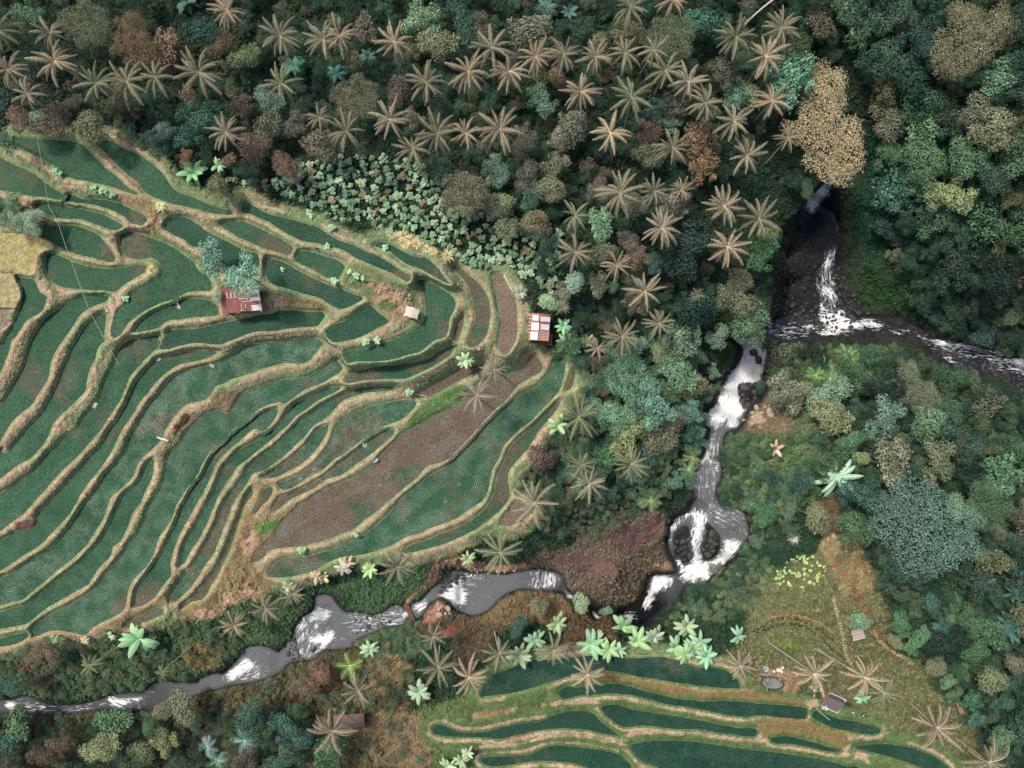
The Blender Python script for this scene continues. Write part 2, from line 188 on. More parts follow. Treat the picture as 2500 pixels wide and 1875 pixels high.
# white water: outline, strength, flow direction (deg, image x right / y down)
FOAM = [
("L 950,90 1060,70 1140,150 1180,190 1165,280 1140,380 1100,420 980,440 960,500 980,600 1000,640 960,700 950,760 890,770 860,720 760,770 730,700 740,630 790,590 820,500 860,400 930,310 980,230 985,160",1.05,115),
("O 340,60 370,30 440,-5 490,0 500,40 480,100 470,150 475,210 450,210 425,150 440,60 430,20 380,40 355,80 350,130 330,150 335,90",.85,100),
("O 360,210 385,210 400,240 440,190 480,220 540,210 570,160 590,125 650,145 630,190 570,250 520,290 480,320 430,310 390,295 385,250",.95,140),
("O 270,290 310,278 340,290 330,330 290,350 265,380 245,425 220,415 235,370 255,320",.95,120),
("F 515,475 450,500 400,540 430,610 440,670 410,720 360,710 320,680 250,660 240,640 300,600 340,560 390,520 440,500",1.05,10),
("J 490,480 560,440 650,450 650,490 620,520 540,530 500,520",.95,0),
("J 540,540 555,610 600,630 660,600 680,650 650,700 600,740 530,775 580,700 500,690 500,660 550,620",.95,150),
("I 1740,940 1800,900 1890,830 1970,860 1940,910 1850,950 1780,990",1.0,150),
("I 830,1110 900,1135 1000,1130 1090,1130 1000,1160 940,1190 880,1180 850,1160",1.0,20),
("I 40,1160 90,1150 130,1180 100,1210 50,1210",.9,0),
("F 1010,480 1050,465 1120,480 1130,560 1060,590 1000,590 1010,530",.62,100),
("F 60,740 100,720 130,740 80,790",.7,140),("J 1310,400 1400,380 1400,440 1330,465",.75,150),("J 1210,440 1260,450 1260,500 1220,510",.8,90),
("J 1080,540 1150,530 1140,560 1100,560",.6,0),("J 1000,480 1060,470 1040,500 1000,500",.6,0),
("J 430,500 470,500 460,570 440,560",.55,90),
("K 1640,255 1700,250 1660,340 1610,420 1560,490 1530,530 1480,490 1490,430 1570,350",.95,120),
("K 1640,860 1700,820 1700,900 1660,960 1620,1000 1600,950",.7,110),
("K 1600,1110 1650,1100 1690,1150 1720,1190 1680,1220 1640,1180 1600,1160",.85,60),
("K 1590,1220 1660,1300 1740,1290 1780,1340 1830,1370 1900,1370 2000,1375 2060,1400 2060,1430 1960,1410 1860,1430 1760,1450 1680,1480 1590,1480 1600,1430 1690,1430 1600,1380",.95,10),
("K 1440,1400 1520,1380 1560,1420 1500,1480 1440,1460",.5,0),("K 1350,1260 1420,1280 1480,1340 1400,1330",.38,0),
("K 1660,1040 1730,1060 1710,1110 1650,1090",.42,0),
("K 1700,840 1650,920 1600,1000 1560,1100 1610,1200 1660,1300 1720,1290 1700,1180 1690,1080 1680,960 1730,860",.36,80),("K 1150,1380 1300,1390 1500,1400 1600,1420 1600,1480 1400,1490 1180,1480",.3,0),
("Q 130,700 300,660 370,640 370,670 200,700",.3,0),("Q 640,640 820,660 860,700 980,720 1180,760 1269,800 1269,860 1100,790 860,740 700,660",.34,10),("F 950,440 1000,440 1010,600 960,600",.5,100),("F 450,480 560,490 520,560 440,580",.32,20),
("J 800,470 1200,440 1220,540 1000,590 850,640",.3,0),("I 100,1130 400,1180 800,1150 1100,1100 1100,1200 800,1190 300,1240",.22,0),("I 1750,960 2000,870 2050,960 1850,1010",.28,150),("J 380,560 480,520 520,760 480,820 400,760",.4,120),
("L 620,1100 780,1060 800,1200 760,1330 650,1300 610,1180",.22,95),("L 730,880 830,860 800,1040 700,1050",.3,100),("L 700,1350 800,1350 1000,1450 950,1560 760,1500",.22,20),
("Q 860,680 930,688 970,700 1030,700 1080,710 1100,730 1180,740 1200,755 1100,745 1020,730 970,720 900,715",.85,10),
("Q 1225,765 1269,765 1500,840 1480,870 1269,815 1235,795",.85,60),("Q 930,750 990,800 960,805 900,760",.4,0),
("R 462,-60 485,0 500,40 520,90 515,155 500,120 490,70 468,30",1.0,70),
("F 1410,750 1475,815 1450,828 1412,795",1.1,50),("F 1240,630 1285,650 1250,672 1205,672",.9,0),("F 1590,810 1700,785 1745,830 1640,850",.75,0),
("L 730,880 745,890 735,960 745,1035 700,1030 665,1040 700,980",.75,100),("L 770,1050 810,1040 815,1080 780,1100",.6,0),("L 770,1290 790,1300 795,1350 770,1350",.7,90),
("L 950,1520 980,1500 1020,1590 1000,1600",.4,70),
]
# ------------------------------------------------------------ spot heights of the open land
SPOTS = "Z "+" ".join("%d,%d,%g" % t for t in [
(-300,-250,2),(0,0,1),(300,0,0),(700,0,-1),(1100,0,-2),(1500,0,-4),(1800,0,-6),(1950,40,-9),(150,180,5),(450,200,4),(800,200,2),(1150,250,1),(1500,250,-1),(1750,250,-5),(1900,250,-10),
(1000,420,4),(1250,480,1.5),(1400,600,0),(1450,430,0),(1600,500,-3),(1750,450,-8),(1850,420,-12),(1650,650,-5),(1780,650,-10),(1820,770,-13),(1500,760,-2),(1350,700,1),(1360,850,-1),(1450,950,-4),(1600,850,-7),(1720,880,-12),(1680,1000,-11),
(1550,1080,-8),(1400,1100,-6),(1480,1250,-8),(1350,1300,-7),(1600,1250,-12),(1250,1350,-8),(1500,1400,-10),(1400,1430,-13),(1350,1480,-14),(1620,1300,-13),(1640,1440,-16),(1560,1480,-14),
(1500,1560,-9.5),(1250,1530,-10),(1100,1560,-9.5),(1250,1480,-11),(950,1600,-8),(700,1700,-7),(600,1600,-7.5),(400,1500,-4),(200,1600,-4.5),(450,1620,-6),(200,1820,-6),(600,1820,-8),(-300,1900,-6),(-300,1500,-1),
(880,1700,-9),(1050,1780,-9.5),(1000,1860,-11),(1300,2100,-13),(2200,1950,-11),(2350,1700,-9),(2150,1500,-5),(2000,1450,-5.5),(1900,1400,-7),(2050,1350,-4),(2100,1280,-4),(1900,1560,-7),(1850,1650,-7.8),(2050,1650,-8),(1750,1500,-9),(1700,1400,-13),
(1900,1250,-8),(1850,1100,-12),(1950,1050,-11),(1900,950,-18),(1850,880,-24),(2050,1150,-8),(2150,1050,-14),(2050,950,-20),(2250,1200,-14),(2300,1000,-20),(2300,1400,-13),(2450,1600,-15),(2450,1100,-22),(2700,1300,-18),(2700,1800,-14),
(1960,830,-29),(2200,880,-27),(2130,300,-20),(2080,420,-27),(2200,550,-22),(2300,400,-13),(2350,100,-8),(2150,50,-12),(2500,0,-4),(2750,200,-2),(2500,400,-8),(2500,650,-15),(2700,600,-8),(2350,700,-23),(2135,650,-26),(1930,620,-30),(1928,700,-30.5),(1920,740,-30.5),(1925,570,-24),(2080,700,-30.5),(2070,660,-30),(2780,1000,-24),(2780,760,-20),(2000,120,-13)])
RIMS = [("K 1275,690 1250,800 1255,900 1195,1050 1200,1200 1170,1330 1120,1420 1050,1440 940,1480",-15.0),("K 1590,290 1480,380 1440,470 1330,560",-17.0),("L 900,150 880,280 800,380",-19)]

# ------------------------------------------------------------ terrain solve
FD = np.full((NY, NX), -RD); FID = np.full((NY, NX), -1); FSD = np.full((NY, NX), -RD)
HI = np.full((NY, NX), -99.0); LO = np.full((NY, NX), 99.0)
n4 = noise(26, 5, 2)
allf = [(f[0], f[3], i) for i, f in enumerate(FIELDS)]+[(f[0], f[1], 100+i) for i, f in enumerate(DRYF)]
for lv, s, fi in allf:
    P = smooth(pts(s), 4)
    w, D = sdist(P)
    D = D+(n4[w]-.5)*2.2+3.0
    A = FD[w]; m = D > A; A[m] = D[m]
    F = FID[w]; F[D > 0] = fi
    m = D > -26
    h = HI[w]; h[m] = np.maximum(h[m], lv); l = LO[w]; l[m] = np.minimum(l[m], lv)
WD = np.full((NY, NX), -RD)
for s in WATER:
    w, D = sdist(smooth(pts(s), 3)); A = WD[w]; np.maximum(A, D+(n4[w]-.5)*5, out=A)
for s in ("O 355,95 415,60 428,150 436,215 400,232 385,205 352,200 345,160", "O 500,50 545,90 560,125 545,185 500,212 484,200 482,150 497,100", "L 970,450 1050,432 1110,450 1130,500 1080,540 1050,590 1000,605 972,560", "L 1050,165 1100,185 1135,250 1125,290 1095,270 1065,210"):
    w, D = sdist(smooth(pts(s), 3)); A = WD[w]; np.minimum(A, -D, out=A)
wz = np.zeros((NY, NX)); ws = np.zeros((NY, NX))
for (x, y), v in zip(WZ, WZV):
    q = 1.0/(((GX-x)**2+(GY-y)**2)+500.0)**2.4; wz += q*v; ws += q
wz /= ws
WATERM = (WD > 0) & (FID < 0)
con = np.full((NY, NX), np.nan)
for i, (lv, s, fi) in enumerate(allf): con[FID == fi] = lv
con[WATERM] = wz[WATERM]
for x, y, z in pts(SPOTS.replace('Z ', ''), 3):
    j, i = int((y-Y0)/GS), int((x-X0)/GS)
    if 3 < j < NY-4 and 3 < i < NX-4 and np.isnan(con[j-3:j+4, i-3:i+4]).all(): con[j-3:j+4, i-3:i+4] = z
for s, z in RIMS:
    w, D = sdist(smooth(pts(s), 4, False), False)
    c = con[w]; c[(D < 7) & np.isnan(c)] = z
def relax(con):
    lev = [con]
    while min(lev[-1].shape) > 14:
        c = lev[-1]; h, w_ = c.shape[0]//2*2, c.shape[1]//2*2
        q = c[:h, :w_].reshape(h//2, 2, w_//2, 2)
        cnt = (~np.isnan(q)).sum((1, 3)); sm = np.nansum(q, (1, 3))
        lev.append(np.where(cnt > 0, sm/np.maximum(cnt, 1), np.nan))
    z = np.full(lev[-1].shape, np.nanmean(con))
    for k, c in enumerate(reversed(lev)):
        if k:
            z = np.repeat(np.repeat(z, 2, 0), 2, 1)
            z = np.pad(z, ((0, c.shape[0]-z.shape[0]), (0, c.shape[1]-z.shape[1])), 'edge')
        m = ~np.isnan(c); cv = np.where(m, c, 0)
        for it in range(400 if k < 3 else 90 if k < len(lev)-1 else 50):
            zp = np.pad(z, 1, 'edge')
            z = .25*(zp[:-2, 1:-1]+zp[2:, 1:-1]+zp[1:-1, :-2]+zp[1:-1, 2:])
            z[m] = cv[m]
    return z
LAP = relax(con)
nA, nB, nC, nD_ = noise(90, 1), noise(24, 2), noise(10, 3, 2), noise(240, 4, 4)
out = ss(-FD, 0, 8); dry = (FID >= 100)
Z = LAP+0.2*ss(-FD, -1, 3)*ss(-FD, 46, 18)*ss(WD, -6, -16)
Z -= 0.4*ss(FD, 0, 7)
Z += ss(-FD, 6, 30)*ss(-WD, 0, 18)*((nA-.5)*2.2+(nB-.5)*1.0+(nC-.5)*.5)
Z += ss(-FD, 3, 10)*(nC-.5)*.16
Z += .35*ss(-WD, 0, 9)-1.0*ss(WD, 0, 12)
Z[dry] = LAP[dry]+(nC[dry]-.5)*.15
def zat(px, py):
    i = (px-X0)/GS; j = (py-Y0)/GS
    i = min(max(i, 0), NX-2); j = min(max(j, 0), NY-2)
    a, b = int(i), int(j); f, g = i-a, j-b
    return float((Z[b, a]*(1-f)+Z[b, a+1]*f)*(1-g)+(Z[b+1, a]*(1-f)+Z[b+1, a+1]*f)*g)
def gnd(X, Y):                      # ground height under a point given in metres
    z = -5.0
    for _ in range(6):
        k = 0.08*(CAMH-z)/CAMH
        z = .4*z+.6*zat(X/k+1250, 937.5-Y/k)
    return z
def on(px, py):                     # ground point of a survey map position
    z = zat(px, py); X, Y = wx(px, py, z); return X, Y, z
def under(px, py, h):               # foot of a thing of height h whose top is surveyed at px,py
    z = zat(px, py)
    for _ in range(5):
        X, Y = wx(px, py, z+h); z = gnd(X, Y)
    return X, Y, z
def cell(px, py): return min(max(int((py-Y0)/GS), 0), NY-1), min(max(int((px-X0)/GS), 0), NX-1)

# ------------------------------------------------------------ ground cover colours
C_ = lambda r, g, b: lin((r, g, b))
GC = np.empty((NY, NX, 3)); GC[:] = C_(40, 64, 48)
mx = ss(nB, .35, .65)[..., None]; GC = GC*(1-mx*.35)+C_(66, 60, 44)*mx*.35
VEG = np.full((NY, NX), 1.0)        # density of low leafy growth
def paint(shape, rgb, soft=14, amt=1.0, veg=None, ragged=18):
    P = smooth(pts(shape), 3) if isinstance(shape, str) else shape
    r = sdist(P)
    if r is None: return
    w, D = r
    m = ss(D+(nB[w]-.5)*ragged+(nC[w]-.5)*ragged*.6, -soft, soft*.6)*amt
    GC[w] = GC[w]*(1-m[..., None])+C_(*rgb)*m[..., None]
    if veg is not None: VEG[w] = VEG[w]*(1-m)+veg*m
E = lambda s, a, b, rot=0: ell(*[float(v) for v in pts(s)[0]], a, b, rot)
# wide land covers
paint("Z 1250,1650 1500,1610 1900,1700 2100,1750 2300,1850 2500,2200 900,2200 980,1850 1050,1750 1150,1690", (92,108,70), 20, veg=.35)
paint("G 60,1200 500,1130 1000,1010 1180,980 1400,960 1500,1000 1200,1160 1100,1240 900,1290 400,1370 200,1300 150,1400 400,1500 1000,1460 1700,1460 1700,1659 900,1800 0,1659 -100,1400", (94,110,70), 14, veg=.3)
paint("I -1000,850 0,800 150,680 400,640 600,660 1200,520 1700,480 1900,300 2212,250 J 500,300 1450,60 1500,150 1250,400 1200,380 1000,460 760,430 700,320 540,310 480,440 350,600 300,680 0,720 I 1900,730 1500,960 1200,990 1100,1060 900,1080 300,1120 0,1110 -1000,1130", (74,98,68), 10, veg=.9)
paint("J 300,880 560,800 650,760 900,700 1300,960 1200,1100 1250,1180 1400,1400 1300,1800 0,1800 -1900,1800 -1900,1250 -1300,1230 -900,1240 -500,1120 0,1010", (90,84,60), 14, veg=.75)
paint("J 820,690 1000,600 1240,520 1330,520 1350,560 1420,700 1300,800 1000,760 850,720", (84,116,80), 8, veg=.8)
paint("L 850,830 1150,800 1500,830 1750,1000 1600,1150 1520,1300 1200,1450 1050,1600 1000,1450 820,1300 830,1000", (78,108,60), 10, veg=1)
paint("K 1850,560 1900,750 2000,1000 2000,1200 2250,1360 Q 900,700 1269,800 1600,800 1700,-300 700,-300 560,0 520,150", (34,66,50), 14, veg=1)
paint(E("Q 660,470",60,80,.4), (52,74,44), 50, .8, veg=.6)
paint("H 300,150 700,0 850,0 1000,200 1150,450 1200,750 1450,900 1700,1150 1850,1400 2000,1659 1300,1659 1100,1300 700,1100 400,1050 -150,1060 -150,850 50,700 100,400", (106,108,76), 16, veg=.5)
paint("P 370,780 400,720 520,680 540,760 580,850 620,952 480,1000 420,900", (140,126,90), 8, veg=.1)
paint("P 330,640 420,560 500,640 530,700 470,740 380,700", (100,84,64), 8, veg=.4)
paint("L 960,780 1040,620 1150,480 1300,440 1450,560 1600,700 1620,780 1400,820 1200,830", (120,106,88), 6, veg=.4)
paint(E("L 1080,690",22,20), (176,152,130), 6, veg=0)
paint("F 930,340 1200,300 1350,150 1500,80 1700,0 1950,0 2010,200 2040,420 1850,480 1830,640 1650,700 1400,700 1250,620 1200,540 1100,460 940,440", (108,98,82), 10, veg=.55)
for q,a,b in (("F 1650,180",44,34),("F 1350,400",40,22),("F 1880,120",20,30),("F 1560,420",24,18),("F 1170,370",20,12)): paint(E(q,a,b,.3), (112,86,84), 10, .9, veg=.1)
paint("F 1900,400 2050,380 2060,440 1850,500 1860,460", (168,140,116), 6, veg=.1)
paint("F 160,420 250,360 450,330 560,400 900,400 930,440 800,480 500,460 400,430 260,440 230,540 150,560", (150,122,100), 6, veg=.25)
paint("F 340,790 480,800 600,770 700,670 860,600 960,600 1180,650 1250,760 1200,830 1000,850 700,880 500,830 400,850", (116,100,74), 8, veg=.5)
paint("F 90,850 200,690 260,690 330,790 500,840 700,870 800,900 640,960 600,1060 450,1200 330,1160 330,1050 350,930 150,960 60,900", (90,80,64), 8, veg=.35)
paint("F 100,830 220,700 250,740 200,850", (160,124,100), 6, veg=.1)
paint(E("F 310,925",28,13,-.2), (128,88,76), 3, veg=0)
paint("F 1220,800 1400,760 1560,830 1580,960 1400,1000 1200,1060 1220,920", (96,80,62), 8, veg=.7)
paint("G 480,1230 560,1210 700,1190 820,1220 800,1280 650,1300 500,1290", (158,132,100), 8, .9, veg=.05)
paint(E("G 1030,1200",18,10), (176,140,112), 5, .9, veg=.05)
paint("J 900,820 1080,780 1250,860 1280,960 1150,1060 1000,1080 930,950", (138,120,88), 10, veg=.3)
paint("J 1000,1240 1300,1250 1380,1330 1420,1450 1380,1659 1000,1600 900,1450 940,1300", (134,116,90), 10, veg=.2)
paint("J 480,850 560,830 690,900 680,1080 600,1150 300,1120 420,950", (96,80,60), 10, veg=.8)
paint("I 1420,740 1600,700 1700,760 1680,860 1560,900 1420,840", (124,112,74), 10, veg=.2)
paint("I 150,700 400,680 450,800 430,950 300,1080 150,900 100,800", (104,92,70), 10, veg=.8)
paint("I 100,1380 500,1300 650,1400 600,1659 0,1659", (108,88,68), 10, veg=.5)
# the terraces' own banks and paths
tm = ss(FD, -34, -20)*ss(WD, -2, -14)
GC_s = C_(124,140,100)*(1-ss(nA,.35,.7)[...,None])+C_(146,140,108)*ss(nA,.35,.7)[...,None]
GC_s = GC_s*(.8+.45*nC[...,None])
south = ss(GY, 1590, 1640)*ss(GX, 950, 1050)
GC_s = GC_s*(1-south[...,None])+C_(96,116,74)*south[...,None]*(.8+.4*nC[...,None])
gl = ss(GX, 560, 1000)*ss(GY, 1250, 1000)*ss(nB,.3,.6)*.55
GC_s = GC_s*(1-gl[...,None])+C_(128,158,114)*gl[...,None]
GC_s = GC_s*1.12
GC = GC*(1-tm[...,None])+GC_s*tm[...,None]; VEG = VEG*(1-tm)+.35*tm
t = (LAP-LO)/np.maximum(HI-LO, .05)
pm = ((HI-LO > .15) & (FD > -24)).astype(float)*ss(t+(nB-.5)*.3, .46, .58)
pm = np.maximum(pm, ((HI-LO) <= .15)*(FD > -9)*ss(nA, .42, .55))
pm *= tm*(1-.55*gl/.55*ss(GY,1000,700)); pm[FD > 0] = 0
pm *= (1-.5*south*ss(nB,.5,.4))
GC = GC*(1-pm[...,None])+(C_(186,162,136)*(.86+.3*nC[...,None]))*pm[...,None]; VEG *= 1-.9*pm
# bare earth, yards and junctions
paint("C 1900,250 2100,400 2000,640 1960,680 1960,760 2060,830 2100,840 2050,950 1850,1010 1700,1100 1450,1150 1400,1080 1600,980 1700,830 1780,640 1850,420", (150,134,98), 6, veg=.3)
for q,a,b in (("C 1920,570",20,26),("C 1900,950",28,12),("C 1580,1090",26,14),("C 1760,1000",18,14)): paint(E(q,a,b), (190,156,132), 8, .9, veg=.05)
paint("A 900,560 1080,575 1150,610 1200,650 1290,690 1230,760 1240,830 1180,850 1100,810 1150,740 1130,700 1050,650 950,610", (160,140,108), 6, veg=.1)
paint("D 275,900 290,750 350,740 450,790 620,810 740,840 770,900 680,903 430,895", (156,146,106), 4, veg=.25)
paint(E("D 400,840",28,16,.15), (186,160,132), 8, veg=0)
paint("D 930,590 1080,560 1300,680 1450,780 1515,880 1500,970 1280,1000 1120,850 1070,790 900,690", (128,142,100), 4, veg=.4)
paint("D 1080,700 1200,700 1400,800 1420,960 1290,990 1180,880 1120,820 1150,760", (176,148,122), 8, .9, veg=.05)
paint(E("D 1240,880",20,13), (110,130,84), 6, veg=.5)
paint("E 200,850 400,790 450,890 380,1010 370,1060 500,1010 440,1110 200,1080", (160,144,112), 4, veg=.15)
paint(E("E 330,1150",26,14,-.2), (110,150,84), 6, veg=.8)
paint("E 1560,130 1700,90 1800,60 1850,100 1800,200 1650,280 1450,380 1400,340 1540,220", (108,136,88), 5, veg=.9)
paint("E 1310,100 1450,60 1460,140 1400,170 1300,160", (176,160,126), 4, veg=.2)
paint("C 120,400 230,360 280,380 260,440 180,460", (128,98,84), 4, veg=0)
paint("B 1650,830 1800,800 1830,860 1780,970 1700,980 1640,880", (138,122,96), 4, veg=.1)
paint("B 1330,1140 1400,1010 1450,990 1440,1050 1380,1120", (90,70,54), 4, veg=.1)
paint("G 720,1410 780,1360 850,1340 930,1370 920,1400 800,1425", (136,96,76), 3, veg=.1)
paint("H 140,1280 350,1270 560,1300 740,1360 850,1400 830,1500 700,1470 500,1410 300,1390 200,1400 160,1340", (136,120,82), 4, veg=.15)
paint("F 1500,1250 1700,1270 1900,1320 2212,1370 O 460,800 640,790 800,810 940,850 800,838 600,822 460,820 F 2212,1430 1950,1370 1750,1310 1500,1300", (140,120,82), 5, veg=.15)
paint("H 160,930 240,890 400,900 500,950 480,1050 420,1080 360,1050 330,960 200,950", (150,124,98), 5, veg=.1)
paint("H 300,690 450,680 480,720 400,780 330,740", (110,124,66), 5, veg=.2)
paint("H 860,280 920,250 1000,400 1100,600 1250,800 1200,820 1050,650 950,450", (116,96,70), 6, .8, veg=.5)
for P_, c_, w_ in (("T 380,620 450,680 530,740 600,810 640,870", (170,150,122), 5), ("C -100,1400 0,1370 130,1340 230,1300 400,1240 560,1270 680,1240 960,1130 1180,1020", (164,144,114), 6),
                   ("C 1290,970 1240,1010 1190,1000", (160,140,108), 10),
                   ("J 1230,420 1270,340 1350,280 1450,240", (150,116,90), 4), ("J 1400,1120 1250,1150 1150,1230", (150,110,86), 3)):
    w, D = sdist(smooth(pts(P_), 4, False), False)
    m = ss(D+(nC[w]-.5)*3, w_+3, w_-3)[..., None]; GC[w] = GC[w]*(1-m)+C_(*c_)*m; VEG[w] *= 1-m[..., 0]
# gorge bed
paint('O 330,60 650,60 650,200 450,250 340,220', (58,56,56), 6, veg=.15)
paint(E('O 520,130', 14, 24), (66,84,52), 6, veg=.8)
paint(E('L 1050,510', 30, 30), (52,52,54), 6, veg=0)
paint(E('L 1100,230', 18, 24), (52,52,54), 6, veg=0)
paint("K 1250,900 1300,750 1420,640 1560,780 1600,900 1520,1100 1570,1280 1400,1300 1280,1340 1190,1390 1200,1150", (48,50,48), 8, veg=.35)  # gorge gravel, here and on the next line: deep shade put into its colour
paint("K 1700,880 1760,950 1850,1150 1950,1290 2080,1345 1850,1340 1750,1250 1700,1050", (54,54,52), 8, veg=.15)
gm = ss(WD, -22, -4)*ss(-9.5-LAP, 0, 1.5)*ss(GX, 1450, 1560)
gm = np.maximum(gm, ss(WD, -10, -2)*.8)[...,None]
rocks = C_(50,50,50)*(.6+.8*nC[...,None])  # dark rock, its tone lowered further to carry the gorge's shade
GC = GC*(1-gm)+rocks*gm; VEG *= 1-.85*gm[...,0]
for i, c in ((100, (170,160,112)), (101, (168,156,116)), (102, (140,126,110))):
    m = FID == i; GC[m] = C_(*c)*(.82+.36*nC[m])[:, None]; VEG[m] = .12
GC *= (.86+.28*nC)[...,None]

# ------------------------------------------------------------ mesh + material helpers
def mk(name, V, F, cols=None, flo=None, mat=None, smooth_=False, parent=None, link=True):
    V = np.asarray(V, np.float32); F = np.asarray(F, np.int32)
    me = bpy.data.meshes.new(name); k = F.shape[1]
    me.vertices.add(len(V)); me.vertices.foreach_set('co', V.ravel())
    me.loops.add(F.size); me.loops.foreach_set('vertex_index', F.ravel())
    me.polygons.add(len(F)); me.polygons.foreach_set('loop_start', np.arange(0, F.size, k, dtype=np.int32))
    try: me.polygons.foreach_set('loop_total', np.full(len(F), k, np.int32))
    except Exception: pass
    me.update(calc_edges=True)
    if cols is not None:
        a = me.attributes.new('Col', 'FLOAT_COLOR', 'POINT')
        a.data.foreach_set('color', np.concatenate([cols, np.ones((len(cols), 1))], 1).astype(np.float32).ravel())
    for kk, v in (flo or {}).items():
        a = me.attributes.new(kk, 'FLOAT', 'POINT'); a.data.foreach_set('value', np.asarray(v, np.float32))
    me.polygons.foreach_set('use_smooth', np.full(len(F), smooth_))
    me.update()
    if mat: me.materials.append(mat)
    if not link: return me
    o = bpy.data.objects.new(name, me); COL.objects.link(o)
    if parent: o.parent = parent
    return o
def inst(name, me, parent=None, loc=(0,0,0), rot=(0,0,0), sc=(1,1,1), color=None):
    o = bpy.data.objects.new(name, me); COL.objects.link(o)
    o.location = loc; o.rotation_euler = rot; o.scale = sc if hasattr(sc, '__len__') else (sc, sc, sc)
    if parent: o.parent = parent
    if color is not None: o.color = (*[float(c) for c in color], 1)
    return o
def empty(name, loc, rz=0):
    o = bpy.data.objects.new(name, None); COL.objects.link(o); o.empty_display_size = .3
    o.location = loc; o.rotation_euler = (0, 0, rz); return o
def tag(o, label=None, cat=None, group=None, kind=None):
    if label: o['label'] = label
    if cat: o['category'] = cat
    if group: o['group'] = group
    if kind: o['kind'] = kind
    return o
def mat(name, col=None, attr=None, objcol=False, rough=.8, spec=.2, var=None, nscale=3.0, namt=.3, bump=0, bscale=12.0, stretch=None):
    m = bpy.data.materials.new(name); m.use_nodes = True; t = m.node_tree; N = t.nodes; Lk = t.links
    b = N['Principled BSDF']; b.inputs['Roughness'].default_value = rough; b.inputs['Specular IOR Level'].default_value = spec
    if attr: s = N.new('ShaderNodeAttribute'); s.attribute_name = attr; src = s.outputs['Color']
    elif objcol: s = N.new('ShaderNodeObjectInfo'); src = s.outputs['Color']
    else: s = N.new('ShaderNodeRGB'); s.outputs[0].default_value = (*[float(c) for c in col], 1); src = s.outputs[0]
    tc = N.new('ShaderNodeNewGeometry' if attr else 'ShaderNodeTexCoord'); p = tc.outputs['Position' if attr else 'Object']
    if stretch:
        mp = N.new('ShaderNodeMapping'); mp.inputs['Scale'].default_value = stretch; Lk.new(p, mp.inputs[0]); p = mp.outputs[0]
    if namt:
        n = N.new('ShaderNodeTexNoise'); n.inputs['Scale'].default_value = nscale; n.inputs['Detail'].default_value = 4; Lk.new(p, n.inputs[0])
        r = N.new('ShaderNodeMapRange'); r.inputs[1].default_value = .3; r.inputs[2].default_value = .7
        r.inputs[3].default_value = 1-namt; r.inputs[4].default_value = 1+namt; Lk.new(n.outputs[0], r.inputs[0])
        v = N.new('ShaderNodeVectorMath'); v.operation = 'SCALE'; Lk.new(src, v.inputs[0]); Lk.new(r.outputs[0], v.inputs['Scale']); src = v.outputs[0]
    if var:
        a = N.new('ShaderNodeAttribute'); a.attribute_name = var
        r = N.new('ShaderNodeMapRange'); r.inputs[3].default_value = .35; r.inputs[4].default_value = 1.8; Lk.new(a.outputs['Fac'], r.inputs[0])
        v = N.new('ShaderNodeVectorMath'); v.operation = 'SCALE'; Lk.new(src, v.inputs[0]); Lk.new(r.outputs[0], v.inputs['Scale']); src = v.outputs[0]
    Lk.new(src, b.inputs['Base Color'])
    if bump:
        n = N.new('ShaderNodeTexNoise'); n.inputs['Scale'].default_value = bscale; n.inputs['Detail'].default_value = 3; Lk.new(p, n.inputs[0])
        q = N.new('ShaderNodeBump'); q.inputs['Strength'].default_value = bump; q.inputs['Distance'].default_value = .15
        Lk.new(n.outputs[0], q.inputs['Height']); Lk.new(q.outputs[0], b.inputs['Normal'])
    return m
M_ground = mat('ground_cover', attr='Col', rough=.95, spec=.1, nscale=2.6, namt=.4, bump=.6, bscale=4.5)
M_leaf = mat('leaves', objcol=True, rough=.6, spec=.25, var='v', namt=0)
M_cover = mat('cover_leaves', attr='Col', rough=.7, spec=.15, namt=0)
M_frond = mat('palm_leaflets', objcol=True, rough=.55, spec=.3, var='v', namt=0)
M_bark = mat('bark', lin((128,116,98)), rough=.9, nscale=5, namt=.3, bump=.4)
M_pbark = mat('palm_bark', lin((176,168,150)), rough=.9, nscale=4, namt=.25, stretch=(1,1,6))
M_rock = mat('river_rock', lin((74,72,74)), rough=.6, spec=.4, nscale=1.6, namt=.5, bump=.8, bscale=3)
M_prock = mat('pale_rock', lin((186,168,148)), rough=.8, nscale=2, namt=.2, bump=.5, bscale=4)
M_white = mat('white_paint', lin((236,234,228)), rough=.6, nscale=3, namt=.1)

# ------------------------------------------------------------ ground sheet
KX = 0.08*(CAMH-Z)/CAMH
GV = np.stack([(GX-1250)*KX, (937.5-GY)*KX, Z], -1)
idx = np.arange(NX*NY).reshape(NY, NX)
quads = np.stack([idx[1:, :-1], idx[1:, 1:], idx[:-1, 1:], idx[:-1, :-1]], -1)
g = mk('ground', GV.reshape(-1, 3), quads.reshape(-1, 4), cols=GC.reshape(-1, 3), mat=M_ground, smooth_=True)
tag(g, kind='structure')
def sheet(name, mask, zz, cols, flo, m):
    """a horizontal sheet covering the masked cells"""
    k = 0.08*(CAMH-zz)/CAMH
    q = mask[1:, :-1] & mask[1:, 1:] & mask[:-1, 1:] & mask[:-1, :-1]
    F = quads[q]; u, inv = np.unique(F, return_inverse=True)
    V = np.stack([(GX-1250)*k, (937.5-GY)*k, zz], -1).reshape(-1, 3)[u]
    return mk(name, V, inv.reshape(-1, 4), cols=cols.reshape(-1, 3)[u], flo={kk: v.ravel()[u] for kk, v in flo.items()}, mat=m, smooth_=True)

